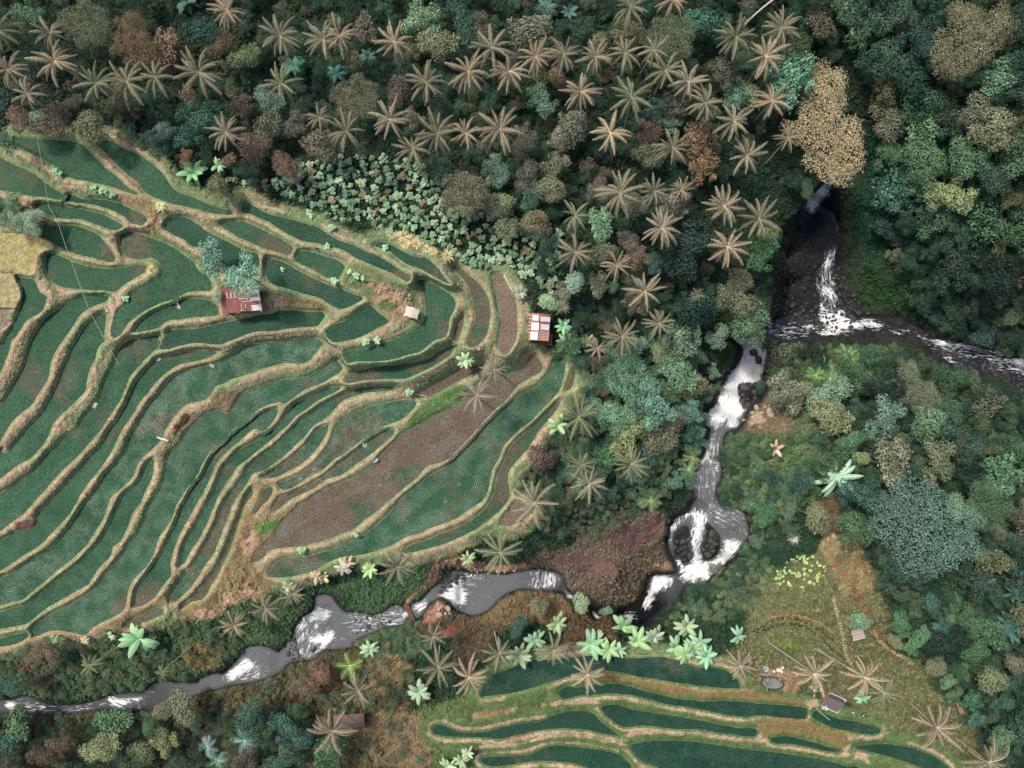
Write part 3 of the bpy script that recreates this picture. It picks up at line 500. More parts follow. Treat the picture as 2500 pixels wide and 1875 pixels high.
# ------------------------------------------------------------ rice paddies
def rice_mat():
    m = bpy.data.materials.new('rice'); m.use_nodes = True; t = m.node_tree; N = t.nodes; K = t.links
    b = N['Principled BSDF']; b.inputs['Roughness'].default_value = .75; b.inputs['Specular IOR Level'].default_value = .2
    c = N.new('ShaderNodeAttribute'); c.attribute_name = 'Col'
    w = N.new('ShaderNodeAttribute'); w.attribute_name = 'wet'
    d = N.new('ShaderNodeAttribute'); d.attribute_name = 'dist'
    geo = N.new('ShaderNodeNewGeometry')
    n1 = N.new('ShaderNodeTexNoise'); n1.inputs['Scale'].default_value = .35; n1.inputs['Detail'].default_value = 3; K.new(geo.outputs['Position'], n1.inputs[0])
    def math_(op, a, bb, cl=False):
        x = N.new('ShaderNodeMath'); x.operation = op; x.use_clamp = cl
        for i, v in enumerate((a, bb)):
            if isinstance(v, (int, float)): x.inputs[i].default_value = v
            elif v is not None: K.new(v, x.inputs[i])
        return x.outputs[0]
    dd = math_('ADD', d.outputs['Fac'], math_('MULTIPLY', n1.outputs[0], 9.0))
    row = math_('SINE', math_('MULTIPLY', dd, 2*math.pi/4.6), 0)
    row = math_('ADD', math_('MULTIPLY', row, .5), .5)
    row = math_('POWER', row, 2.0)
    n2 = N.new('ShaderNodeTexNoise'); n2.inputs['Scale'].default_value = 3.0; n2.inputs['Detail'].default_value = 2; K.new(geo.outputs['Position'], n2.inputs[0])
    n3 = N.new('ShaderNodeTexNoise'); n3.inputs['Scale'].default_value = 9.0; n3.inputs['Detail'].default_value = 1; K.new(geo.outputs['Position'], n3.inputs[0])
    patch = N.new('ShaderNodeMapRange'); patch.inputs[1].default_value = .38; patch.inputs[2].default_value = .62; K.new(n1.outputs[0], patch.inputs[0])
    f = math_('MULTIPLY', math_('MULTIPLY', row, w.outputs['Fac']), patch.outputs[0], True)
    mx_ = N.new('ShaderNodeMixRGB'); K.new(f, mx_.inputs[0]); K.new(c.outputs['Color'], mx_.inputs[1]); mx_.inputs[2].default_value = (*lin((138,158,142)), 1)
    v = N.new('ShaderNodeVectorMath'); v.operation = 'SCALE'; K.new(mx_.outputs[0], v.inputs[0])
    s = math_('ADD', math_('ADD', math_('MULTIPLY', n2.outputs[0], 2.0), math_('MULTIPLY', n3.outputs[0], 1.2)), -.6); K.new(s, v.inputs['Scale'])
    K.new(v.outputs[0], b.inputs['Base Color'])
    q = N.new('ShaderNodeBump'); q.inputs['Strength'].default_value = .5; q.inputs['Distance'].default_value = .12; K.new(n2.outputs[0], q.inputs['Height']); K.new(q.outputs[0], b.inputs['Normal'])
    return m
M_rice = rice_mat()
nP, nQ = noise(110, 21, 3), noise(45, 22, 3)
for i, (lv, br, wet, s) in enumerate(FIELDS):
    w, D = sdist(smooth(pts(s), 4))
    D = D+(n4[w]-.5)*2.2+3.0
    m = np.zeros((NY, NX), bool); m[w] = D > -5
    if s.startswith('H 600') or lv < -7.5: base = C_(34,70,56)
    elif i in (10,12,13,15,16,8,3): base = C_(44,80,62)
    else: base = C_(54,92,68)
    dist = np.zeros((NY, NX)); dist[w] = D
    br = br if br > .75 else br*.5 if i < 28 else br*.75
    bf = ss(nP*.65+nQ*.35, .62-.55*br, .80-.5*br)
    edge = ss(dist, 5, 1)*.3*(lv > -7)*ss(nQ, .45, .6)
    bf = np.clip(bf+edge, 0, 1)[...,None]
    tone = (.68+.46*nA)[...,None]
    col = base*tone*(1-bf)+(C_(92,88,72) if br < .6 else C_(104,90,78))*bf
    if br >= 1: col = C_(122,104,92)*(.75+.5*nQ)[...,None]
    o = sheet('rice_paddy', m, np.full((NY, NX), lv), col, dict(wet=wet*.95*(.55+.6*nA), dist=dist), M_rice)
    tag(o, kind='structure')

# ------------------------------------------------------------ river
FM = np.full((NY, NX), -1.0); FA = np.zeros((NY, NX)); 
nF = noise(13, 31, 3)
for s, k, ang in FOAM:
    P = pts(s); w, D = sdist(smooth(P, 3))
    m = np.clip(D/9.0, -2, 1.0)*.5*k+(k-.75)*.55
    A = FM[w]; b_ = m > A; A[b_] = m[b_]; FA[w] = np.where(b_, rad(ang), FA[w])
rapid = ss(-27-wz, -1, 1)*ss(GX, 1850, 1900)
def water_mat():
    m = bpy.data.materials.new('river_water'); m.use_nodes = True; t = m.node_tree; N = t.nodes; K = t.links
    b = N['Principled BSDF']
    c = N.new('ShaderNodeAttribute'); c.attribute_name = 'Col'
    fo = N.new('ShaderNodeAttribute'); fo.attribute_name = 'foam'
    an = N.new('ShaderNodeAttribute'); an.attribute_name = 'ang'
    geo = N.new('ShaderNodeNewGeometry')
    vr = N.new('ShaderNodeVectorRotate'); vr.rotation_type = 'Z_AXIS'; K.new(geo.outputs['Position'], vr.inputs[0]); K.new(an.outputs['Fac'], vr.inputs['Angle'])
    mp = N.new('ShaderNodeMapping'); mp.inputs['Scale'].default_value = (.45, 2.0, .6); K.new(vr.outputs[0], mp.inputs[0])
    n = N.new('ShaderNodeTexNoise'); n.inputs['Scale'].default_value = 1.3; n.inputs['Detail'].default_value = 6; n.inputs['Distortion'].default_value = 1.2; K.new(mp.outputs[0], n.inputs[0])
    r = N.new('ShaderNodeMath'); r.operation = 'MULTIPLY_ADD'; K.new(n.outputs[0], r.inputs[0]); r.inputs[1].default_value = 2.9; r.inputs[2].default_value = -1.42
    a = N.new('ShaderNodeMath'); a.operation = 'ADD'; K.new(fo.outputs['Fac'], a.inputs[0]); K.new(r.outputs[0], a.inputs[1])
    f = N.new('ShaderNodeMapRange'); f.interpolation_type = 'SMOOTHSTEP'; f.inputs[1].default_value = -.12; f.inputs[2].default_value = .55; K.new(a.outputs[0], f.inputs[0])
    mx_ = N.new('ShaderNodeMixRGB'); K.new(f.outputs[0], mx_.inputs[0]); K.new(c.outputs['Color'], mx_.inputs[1]); mx_.inputs[2].default_value = (.95,.95,.96,1)
    K.new(mx_.outputs[0], b.inputs['Base Color'])
    ro = N.new('ShaderNodeMapRange'); ro.inputs[3].default_value = .22; ro.inputs[4].default_value = .9; K.new(f.outputs[0], ro.inputs[0]); K.new(ro.outputs[0], b.inputs['Roughness'])
    n2 = N.new('ShaderNodeTexNoise'); n2.inputs['Scale'].default_value = 1.1; n2.inputs['Detail'].default_value = 5; n2.inputs['Distortion'].default_value = .8; K.new(geo.outputs['Position'], n2.inputs[0])
    ad = N.new('ShaderNodeMath'); ad.operation = 'MULTIPLY_ADD'; K.new(f.outputs[0], ad.inputs[0]); ad.inputs[1].default_value = .25; K.new(n2.outputs[0], ad.inputs[2])
    q = N.new('ShaderNodeBump'); q.inputs['Strength'].default_value = .45; q.inputs['Distance'].default_value = .35; K.new(ad.outputs[0], q.inputs['Height']); K.new(q.outputs[0], b.inputs['Normal'])
    return m
M_water = water_mat()
wc = C_(108,110,113)*(1-ss(-wz, 14, 24)[...,None])+C_(26,35,44)*ss(-wz, 14, 24)[...,None]  # water turns darker down in the gorge: its deep shade painted into the colour
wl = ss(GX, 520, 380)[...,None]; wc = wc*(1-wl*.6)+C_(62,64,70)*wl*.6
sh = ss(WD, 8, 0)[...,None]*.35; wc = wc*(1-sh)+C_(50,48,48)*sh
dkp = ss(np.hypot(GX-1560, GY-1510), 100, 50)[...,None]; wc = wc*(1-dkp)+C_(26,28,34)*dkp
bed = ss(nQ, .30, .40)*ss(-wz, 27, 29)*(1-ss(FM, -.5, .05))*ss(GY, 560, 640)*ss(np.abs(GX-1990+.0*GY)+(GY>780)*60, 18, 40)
wc = wc*(1-.75*bed[...,None])+C_(50,50,48)*(.35+1.2*nC[...,None])*.75*bed[...,None]  # gravel mottling, kept dark with the gorge's shade in its colour
FMn = FM-.35*(WD < 3)
fz = wz+.28*ss(FM, -.2, .5)*nF*1.5
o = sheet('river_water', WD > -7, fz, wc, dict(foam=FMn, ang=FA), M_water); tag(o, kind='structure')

# ------------------------------------------------------------ foliage builders
def nrm(v): return v/np.maximum(np.linalg.norm(v, axis=-1, keepdims=True), 1e-9)
def leaves(c, n, s, r, asp=.55, curl=.0):
    """rhombic leaf quads at centres c with normals n and half-lengths s"""
    t = nrm(np.cross(n, r.normal(size=c.shape))); b = np.cross(n, t)
    s = s[:, None]
    V = np.stack([c-t*s, c+b*s*asp+n*s*curl, c+t*s, c-b*s*asp+n*s*curl], 1).reshape(-1, 3)
    F = np.arange(len(V)).reshape(-1, 4); return V, F
def crown_mesh(name, seed, nl=18, per=150, leaf=.075, lobe=(.26,.42), flat=.62, hollow=False, asp=.55, elong=1.0, hue=0.25):
    r = np.random.default_rng(seed)
    Vs, vs = [], []
    cs = []
    nb = int(r.integers(5, 8)) if nl < 40 else 11
    an = np.arange(nb)*6.283/nb+r.uniform(-.5, .5, nb); br_ = r.uniform(.3, .74, nb); br_[0] = .08
    for k in range(nl):
        b = k % nb
        for _ in range(20):
            o = r.normal(size=3)*(.17 if nl < 40 else .15)
            q = np.array([math.cos(an[b])*br_[b], math.sin(an[b])*br_[b], .52-.5*br_[b]**1.4+.12*math.sin(b*2.3+seed)])+o*np.array([1, 1, .7])
            if all(np.linalg.norm(q-o_) > (.2 if nl < 40 else .13) for o_, _r in cs): break
        cs.append((q, r.uniform(*lobe)*(1.0 if br_[b] < .6 else .82)))
    for q, lr in cs:
        m = int(per*(lr/.34)**2)
        d = nrm(r.normal(size=(m, 3))+np.array([0, 0, .45]))
        rr = lr*r.uniform(.72, 1.06, size=(m, 1))
        c = q+d*rr*(1+.25*np.sin(d[:, :1]*9+seed)*np.cos(d[:, 1:2]*8))
        keep = np.ones(m, bool)
        for q2, l2 in cs:
            if q2 is not q: keep &= np.linalg.norm(c-q2, axis=1) > l2*.72
        c, d = c[keep], d[keep]
        if len(c) == 0: continue
        n = nrm(d+r.normal(size=d.shape)*.55)
        c = c*np.array([elong, 1/elong**.3, flat/.8])
        V, F = leaves(c, n, leaf*r.uniform(.6, 1.25, len(c)), r, asp, .15)
        Vs.append(V); vs.append(np.repeat(np.clip(.5+(r.random()-.5)*hue*2+r.normal(size=len(c))*.17, 0, 1), 4))
    V = np.concatenate(Vs); v = np.concatenate(vs)
    return mk(name, V, np.arange(len(V)).reshape(-1, 4), flo=dict(v=v), mat=M_leaf, link=False)
def tube_arr(P, R, ns=6):
    P = np.array(P, float); V = []; 
    for i, p in enumerate(P):
        d = nrm(P[min(i+1, len(P)-1)]-P[max(i-1, 0)]); a = nrm(np.cross(d, [.3, .9, .1])); b = np.cross(d, a)
        for k in range(ns):
            an = 2*math.pi*k/ns; V.append(p+R[i]*(a*math.cos(an)+b*math.sin(an)))
    F = [[i*ns+k, i*ns+(k+1) % ns, (i+1)*ns+(k+1) % ns, (i+1)*ns+k] for i in range(len(P)-1) for k in range(ns)]
    return np.array(V), np.array(F)
def join(parts):
    V, F, o = [], [], 0
    for v, f in parts: V.append(v); F.append(np.asarray(f)+o); o += len(v)
    return np.concatenate(V), np.concatenate(F)
def box_arr(x0, x1, y0, y1, z0, z1):
    V = np.array([(x, y, z) for z in (z0, z1) for y in (y0, y1) for x in (x0, x1)], float)
    return V, np.array([[0,2,3,1],[4,5,7,6],[0,1,5,4],[2,6,7,3],[0,4,6,2],[1,3,7,5]])
# tree trunk in unit height (crown centre at 1), limbs reach into the crown
def trunk_mesh(seed):
    r = random.Random(seed); parts = [tube_arr([(0,0,-.12),(.01,.0,.2),(.03*r.uniform(-1,1),.02,.55),(.0,.0,.9)], [.05,.036,.028,.014], 7)]
    for k in range(5):
        a = k*2.5+r.random(); h = r.uniform(.45,.75); L = r.uniform(.22,.36)
        parts.append(tube_arr([(0,0,h),(L*.5*math.cos(a),L*.5*math.sin(a),h+.14),(L*math.cos(a),L*math.sin(a),h+.34)], [.018,.012,.005], 5))
    V, F = join(parts); return mk('trunk', V, F, mat=M_bark, smooth_=True, link=False)
TRUNKS = [trunk_mesh(s) for s in range(3)]
CROWNS = dict(
 a=[crown_mesh('crown', 10+s, 24, 250, .046) for s in range(5)],                       # fine leaved, many lobes
 b=[crown_mesh('crown', 30+s, 17, 150, .072, (.28,.44), asp=.6) for s in range(3)],         # broad leaves
 c=[crown_mesh('crown', 50+s, 10, 230, .055, (.4,.55), hue=.12) for s in range(2)],         # round clipped looking
 e=[crown_mesh('crown', 70+s, 24, 90, .06, (.2,.3), elong=1.25) for s in range(2)])        # loose
BIG = [crown_mesh('crown', 91, 80, 1300, .0145, (.15,.24), flat=.5, hue=.16), crown_mesh('crown', 92, 60, 900, .018, (.17,.28), flat=.6, hue=.12), crown_mesh('crown', 93, 48, 600, .023, (.18,.3), flat=.55, hue=.2)]
KL = 1.6
def leafc(c, k=1.0, ds=.3):
    v = lin(c, KL*k); g = v@np.array([.25,.65,.1]); return v*(1-ds)+g*ds
TC = dict(ol=(104,110,74), br=(108,92,72), rb=(120,94,64), gb=(106,104,82), dg=(50,84,62), tg=(84,136,104), lg=(134,164,122), dk=(28,60,50),
          yg=(116,132,80), gd=(158,138,92), gg=(94,130,96), gr=(66,112,70), bl=(84,120,102), te=(46,92,72), hg=(104,164,122))
CN = dict(ol='olive green', br='dull brown', rb='rust brown', gb='greyish tan', dg='dark green', tg='sea green', lg='pale green', dk='very dark teal',
          yg='yellow green', gd='golden tan', gg='grey green', gr='mid green', bl='blue green', te='teal', hg='bright green')
THINGS = []      # (object, description, survey x, y) still waiting for a label that places it
NT = {}
TAKEN = []       # crowns already standing: x, y, r
def tree(px, py, r, c, crown=None, h=None, name='broadleaf_tree', tk=1.0):
    R = r*.078
    hh = h if h else 2.0+R*1.5+rnd.uniform(0, 1.2)
    X, Y, z = under(px, py, hh)
    k = (CAMH-z-hh)/CAMH; R = r*.08*k
    t = empty(name, (X, Y, z), rnd.uniform(0, 6.28))
    col = leafc(TC[c] if isinstance(c, str) else c)*np.array([rnd.uniform(.9,1.1), rnd.uniform(.93,1.07), rnd.uniform(.9,1.1)])
    col = np.minimum(col*rnd.uniform(.88, 1.14), .75)
    if crown is None: crown = rnd.choice(CROWNS[rnd.choice('aaabe')])
    vz = min(R*.95, hh*.6)
    inst('trunk', rnd.choice(TRUNKS), t, (0,0,0), (0,0,0), (hh*.5*tk, hh*.5*tk, hh*.9))
    ax = rnd.uniform(.86, 1.2); inst('crown', crown, t, (0,0,hh-vz*.75), (0,0,0), (R*1.12*ax, R*1.12/ax, vz), col)
    t['category'] = 'tree'; TAKEN.append((px, py, r)); NT[name] = NT.get(name, 0)+1; return t
# ---- palm fronds
def frond_mesh(seed, e0, e1, L=1.0, lw=.17, n=34, droop=1.25):
    r = np.random.default_rng(seed); m = 14
    s = np.linspace(0, 1, m); el = np.radians(e0+(e1-e0)*s**1.1)
    ds = L/(m-1); P = [(0., 0., 0.)]
    for k in range(1, m): P.append((P[-1][0]+ds*math.cos(el[k]), 0, P[-1][2]+ds*math.sin(el[k])))
    P = np.array(P); parts = []; val = []
    side = .13*(s**2)*math.sin(seed*2.1); P[:, 1] = side
    V, F = tube_arr(P, list(.013*(1-s*.75)), 4); parts.append((V, F)); val.append(np.full(len(V), 1.0))
    for sd in (-1, 1):
        for k in range(n):
            u = .10+.9*(k+.3*r.random())/n; i = u*(m-1); a = min(int(i), m-2); f = i-a
            p = P[a]*(1-f)+P[a+1]*f; T = nrm(P[a+1]-P[a])
            ll = lw*(.35+.65*math.sin(math.pi*min(u*.86+.16, 1)))*r.uniform(.8, 1.12)
            out_ = np.array([0, sd, 0.])
            d1 = nrm(out_*.9+T*.55+np.array([0,0,-.35*droop*r.uniform(.4,1.4)]))
            d2 = nrm(out_*.55+T*.5+np.array([0,0,-1.0*droop*r.uniform(.6,1.4)]))
            w = T*.006
            q1 = p+d1*ll*.55; q2 = q1+d2*ll*.6
            parts.append((np.array([p-w, p+w, q1+w*1.3, q1-w*1.3, q2+w*.2, q2-w*.2]), np.array([[0,1,2,3],[3,2,4,5]])))
            g_ = r.uniform(.0, .42); val.append(np.array([g_+.2]*2+[g_+.08]*2+[g_]*2))
    V, F = join(parts); return mk('frond', V, F, flo=dict(v=np.concatenate(val)), mat=M_frond, link=False)
FR = dict(up=[frond_mesh(1, 68, 5), frond_mesh(2, 60, -5)], mid=[frond_mesh(3, 38, -34), frond_mesh(4, 30, -52), frond_mesh(5, 46, -24), frond_mesh(8, 36, -44)],
          low=[frond_mesh(6, 10, -60), frond_mesh(7, 2, -72)])
def ptrunk(): 
    z = np.linspace(0, 1, 9); V, F = tube_arr([(0,0,a) for a in z], list(1-.45*z**.6), 8); return mk('trunk', V, F, mat=M_pbark, smooth_=True, link=False)
PT = ptrunk()
def nuts():
    r = np.random.default_rng(3); parts = []
    for k in range(9):
        a = k*.7; c = np.array([.28*math.cos(a), .28*math.sin(a), -.28-.1*(k % 3)])
        V = []; 
        for i in range(5):
            for j in range(6): t_, f_ = math.pi*i/4, 2*math.pi*j/6; V.append(c+.13*np.array([math.sin(t_)*math.cos(f_), math.sin(t_)*math.sin(f_), math.cos(t_)*1.2]))
        parts.append((np.array(V), np.array([[i*6+j, i*6+(j+1) % 6, (i+1)*6+(j+1) % 6, (i+1)*6+j] for i in range(4) for j in range(6)])))
    V, F = join(parts); return mk('coconut_cluster', V, F, mat=mat('coconut_husk', lin((110,92,52)), rough=.7), smooth_=True, link=False)
NUTS = nuts()
def palm(px, py, r, base=None, h=None, tint=None, nf=None, label=None, cols=None):
    hh = h or rnd.uniform(9.5, 13)
    if base is not None:
        bx, by, bz = on(*base)
        X, Y = wx(px, py, bz+hh); top = Vector((X-bx, Y-by, hh)); z = bz
    else:
        X, Y, z = under(px, py, hh); a = rnd.uniform(0, 6.28); s = rnd.uniform(.2, 1.3)
        bx, by = X-s*math.cos(a), Y-s*math.sin(a); z = gnd(bx, by); top = Vector((X-bx, Y-by, hh))
    t = empty('coconut_palm', (bx, by, z))
    # trunk: straight unit tube aimed at the crown
    q = top.to_track_quat('Z', 'Y')
    tr = inst('trunk', PT, t, (0,0,-.3), (0,0,0), (.2, .2, top.length+.3)); tr.rotation_euler = q.to_euler()
    inst('coconut_cluster', NUTS, t, top, (0,0,rnd.random()*6), 1.0)
    R = r*.075*(CAMH-z-hh)/CAMH
    n = nf or rnd.randint(15, 20); a0 = rnd.random()*6.28
    c0 = lin(cols or rnd.choice([(126,118,100),(116,112,92),(132,120,100),(108,106,86),(104,108,84)]), 1.9)*rnd.uniform(.85, 1.12)
    for k in range(n):
        u = k/n; a = a0+k*2.39996+rnd.uniform(-.2, .2)
        kind = 'up' if u < .2 else ('mid' if u < .72 else 'low')
        L = R*1.16*rnd.uniform(.8, 1.1)*(1.0 if kind == 'mid' else .95)
        inst('frond', rnd.choice(FR[kind]), t, top+Vector((.08*math.cos(a), .08*math.sin(a), .1)), (rnd.uniform(-.35,.35), rnd.uniform(-.14,.14), a), (L, L*rnd.uniform(.85,1.15), L), c0*rnd.uniform(.86, 1.14))
    t['category'] = 'palm tree'; t['group'] = 'coconut palms around the terraces and gorge'
    TAKEN.append((px, py, r*.62)); THINGS.append((t, 'large coconut palm' if r > 55 else ('small coconut palm' if r < 40 else 'coconut palm'), px, py)); return t
PALMS = ("T 5,140,105 T 40,310,92 T 245,275,105 T 225,150,85 T 130,420,75 T 430,370,95 T 570,370,112 T 690,345,95 T 885,325,125 T 1010,50,92 T 1005,590,90 "
 "U 150,160,98 U 345,180,92 U 415,165,90 U 660,190,98 U 160,375,92 U 325,520,60 U 445,580,92 U 640,530,98 U 800,370,95 U 985,320,98 U 1090,215,98 U 1165,320,98 U 850,600,112 U 740,660,88 U 975,590,75 U 1125,575,110 "
 "V 615,30,95 V 800,5,80 V 195,250,88 V 320,240,90 V 460,255,88 V 590,240,88 V 720,225,82 V 770,315,98 V 870,365,90 V 945,460,92 V 395,405,90 V 620,430,100 V 1080,165,100 V 1215,250,100 V 1240,450,92 V 1070,540,92 V 1130,690,92 V 800,655,90 V 570,855,108 V 720,845,78 V 840,840,58 "
 "R 195,125,92 R 225,610,68 K 850,480,170 K 1110,590,175 K 370,650,165 K 870,800,180 K 240,1140,165 K 20,940,130 K 60,1490,155 K 340,1390,130 K 640,1170,70 "
 "N 965,620,160 N 960,340,130 N 1130,1360,95 N 870,1050,60 M 200,520,160 M 335,320,105 M 985,690,190 M 1390,1050,155 M 1010,1060,110 M 1070,1200,155 M 650,1350,205 M 540,1540,58 "
 "F 700,310,185 F 1110,1060,150 F 690,1090,150 F 220,1200,180 F 460,1270,170 F 180,960,105 E 1330,1460,160 J 370,310,105 J 150,430,135 J 870,1060,140 J 670,1370,180 I 1810,560,115 I 700,860,92 I 1255,910,62 "
 "H 20,870,130 H 1530,1340,200 H 1940,1610,190 H 1130,1080,130")
for x, y, r in pts(PALMS, 3):
    near = y > 1250
    palm(x, y, r, h=rnd.uniform(8, 10) if near else None, nf=rnd.randint(13, 16) if near else None)
# palms whose long bare trunks show
PB = [("V 525,590,100","V 535,720"),("F 1370,1250,150","F 1205,1035"),("H 590,930,165","H 240,690"),("H 985,960,175","H 600,740")]
for a, b in PB:
    x, y, r = pts(a, 3)[0]; b = pts(b)[0]
    palm(x, y, r, base=b, h=15.5 if 'H' in a else 11.5, nf=15, cols=(146,134,110))
# ---- surveyed broadleaved trees
TREES = ("T 350,85,110,ol T 560,150,120,rb T 700,200,75,rb T 745,235,60,br T 70,520,65,br T 230,520,75,br T 370,535,72,ol T 140,520,42,gg T 870,500,85,te T 720,570,45,bl T 812,602,50,te T 1050,440,52,br T 1170,430,60,gg T 1180,560,64,ol T 1110,640,62,br T 1250,720,52,br T 1070,240,62,yg T 820,420,42,br T 25,615,42,te T 950,830,48,ol T 90,40,60,gr T 1000,700,30,rb T 810,700,38,rb "
 "U 200,535,60,gb U 480,420,105,ol U 340,630,72,ol U 180,730,60,br U 40,660,58,br U 770,80,85,gg U 840,180,80,yg U 960,70,88,dg U 1040,100,62,br U 530,100,56,br U 670,400,62,br U 920,220,62,dk U 960,840,108,gb U 1100,900,50,ol U 840,740,56,dg U 1110,760,54,gg U 740,510,46,br U 1225,600,60,gb "
 "V 170,130,95,ol V 225,440,66,gg V 360,560,76,gb V 310,610,56,gb V 290,730,60,gb V 160,760,60,gb V 260,845,60,ol V 20,740,58,gg V 290,340,46,rb V 470,180,58,ol V 200,310,48,ol V 600,130,66,ol V 790,140,112,ol V 960,80,82,te V 1090,410,66,gg V 925,610,72,rb V 935,720,66,rb V 700,680,60,ol V 795,540,48,gg V 700,570,55,br V 810,900,62,gb V 30,900,52,yg V 400,100,50,dg V 480,840,58,gb V 165,870,50,te "
 "R 250,325,95,tg R 60,420,60,yg N 1150,410,115,gg N 1190,600,108,ol N 1400,540,90,gb N 1440,650,90,br N 960,820,85,lg N 1130,870,88,gb N 1240,880,52,gr N 1450,1020,95,br N 1900,1220,90,gg N 2080,1270,90,gg N 760,140,105,ol N 330,270,85,ol N 430,410,88,ol N 670,370,95,ol N 610,230,70,te N 870,920,80,gb N 730,990,75,lg N 1720,260,92,gb N 1430,250,95,ol N 100,130,150,gb N 1870,500,150,dk N 1780,700,135,dk N 1900,1060,150,dk N 1570,690,75,te "
 "M 1400,370,200,tg M 1600,590,160,tg M 1300,680,140,tg M 1750,350,150,gg M 1750,130,135,gg M 1450,150,92,gg M 1600,200,85,yg M 1900,430,110,ol M 1380,870,130,yg M 1480,760,90,yg M 1700,720,125,ol M 1640,880,130,ol M 1880,650,90,tg M 1230,1000,85,gr M 1110,640,68,gg M 1950,560,60,te M 940,560,55,ol M 1850,830,70,te M 1520,1010,80,dg "
 "K 1080,1380,155,gr K 950,1200,150,ol K 1150,850,125,gr K 1180,720,90,yg K 1000,1060,90,ol K 1380,260,70,dg K 1480,330,70,gr "
 "P 660,220,85,bl P 830,90,110,ol P 700,430,92,ol P 860,250,80,gr P 900,420,85,ol P 960,240,80,dg P 570,400,36,yg P 560,560,90,te P 1150,620,110,gr P 1200,500,90,gr P 1010,620,60,gg P 350,660,70,ol P 440,110,90,gg P 250,90,90,ol P 420,210,90,yg P 510,330,60,gr P 300,520,60,te P 1050,370,70,dg P 120,640,60,gr "
 "R 1100,130,190,ol R 1190,320,80,gr R 620,60,70,dg R 740,50,80,dg R 700,240,85,dg R 820,330,90,dk R 860,430,90,dg R 830,590,90,gr R 680,530,75,ol R 930,680,95,gr R 1090,480,90,ol R 1180,560,95,ol R 1060,680,90,gr R 700,660,60,gr R 720,850,90,te R 850,780,80,gr R 960,850,95,yg R 1200,750,80,dg R 1050,60,60,ol "
 "A 60,600,75,gg A 200,720,75,lg A 210,800,65,lg A 110,780,70,gg A 20,740,70,gg A 100,690,60,lg A 10,620,60,gr A 260,710,50,lg A 1590,1010,105,tg A 1600,1110,90,gg A 1850,1170,150,hg A 1670,1335,42,lg "
 "I 1420,1230,130,ol I 1230,1250,80,ol I 740,1550,130,yg I 1060,1580,90,ol I 1260,1500,100,yg I 100,1340,130,gr I 860,1350,130,gr I 30,1500,90,te I 1900,1300,130,te I 1130,1340,80,gr I 60,1030,90,te J 380,1250,70,dg J 350,1420,130,te J 120,1400,110,dg J 300,1560,120,dg J 630,1560,140,gr J 90,1300,80,dg J 550,970,95,rb J 430,1050,80,br "
 "I 350,760,90,br I 220,820,70,gb F 1340,730,75,lg F 1515,770,42,gg F 1000,730,70,ol F 860,870,60,te F 820,920,55,te "
 "H 970,540,75,gg H 1450,200,90,dg H 1300,330,60,dg H 1280,560,90,gr H 1400,700,90,gr H 1250,700,60,ol H 1550,880,75,ol H 1640,1000,60,gr H 1700,1100,60,gr H 1830,1150,70,te H 1850,1300,60,te H 1530,430,80,te H 1680,520,50,gr H 2080,1170,75,te H 1960,1000,120,ol H 2150,880,90,ol H 2060,1450,100,gr")
for x, y, r, c in pts(TREES, 3):
    rr = rnd.choice(CROWNS['c' if (r < 30 and c in ('lg','ol','yg')) or (r < 46 and c == 'ol') else rnd.choice('aaab')])
    h = None
    if r > 50: rr = rnd.choice(BIG) if r > 56 else rr; h = 10.5
    if c == 'dk': rr = CROWNS['b'][0]
    t = tree(x, y, r, c, rr, h, 'broadleaf_tree' if r >= 24 else 'bush')
    if r < 24: t['category'] = 'bush'
    THINGS.append((t, ('big ' if r > 46 else 'small ' if r < 24 else '')+CN[c]+(' broadleaf tree' if r >= 24 else ' bush'), x, y))
def tree_big(name, q, R, c, crown, h, stretch, rz, label):
    x, y = pts(q)[0]; X, Y, z = under(x, y, h); k = .08*(CAMH-z-h)/CAMH
    t = empty(name, (X, Y, z), 0)
    inst('trunk', TRUNKS[0], t, (0,0,0), (0,0,0), (h*.7, h*.7, h*.85))
    inst('crown', crown, t, (0,0,h-R*k*.5), (0,0,rz), (R*k*stretch[0], R*k*stretch[1], R*k*.62), leafc(c, 1.1, .15))
    t['label'] = label; t['category'] = 'tree'
    for dx, dy in ((0,0),(0,-.55),(0,.55),(.5,0),(-.5,0)): TAKEN.append((x+dx*R, y+dy*R, R*.6))
    return t
tree_big('golden_tree', "R 440,530", 122, (146,132,98), BIG[0], 15, (.98, 1.3), .25, 'huge tree with golden tan crown standing over the gorge waterfall')
tree_big('broadleaf_tree', "P 880,740", 135, (78,108,94), BIG[1], 14, (1.0, 1.12), 1.2, 'huge dense blue grey green tree above the garden on the right')
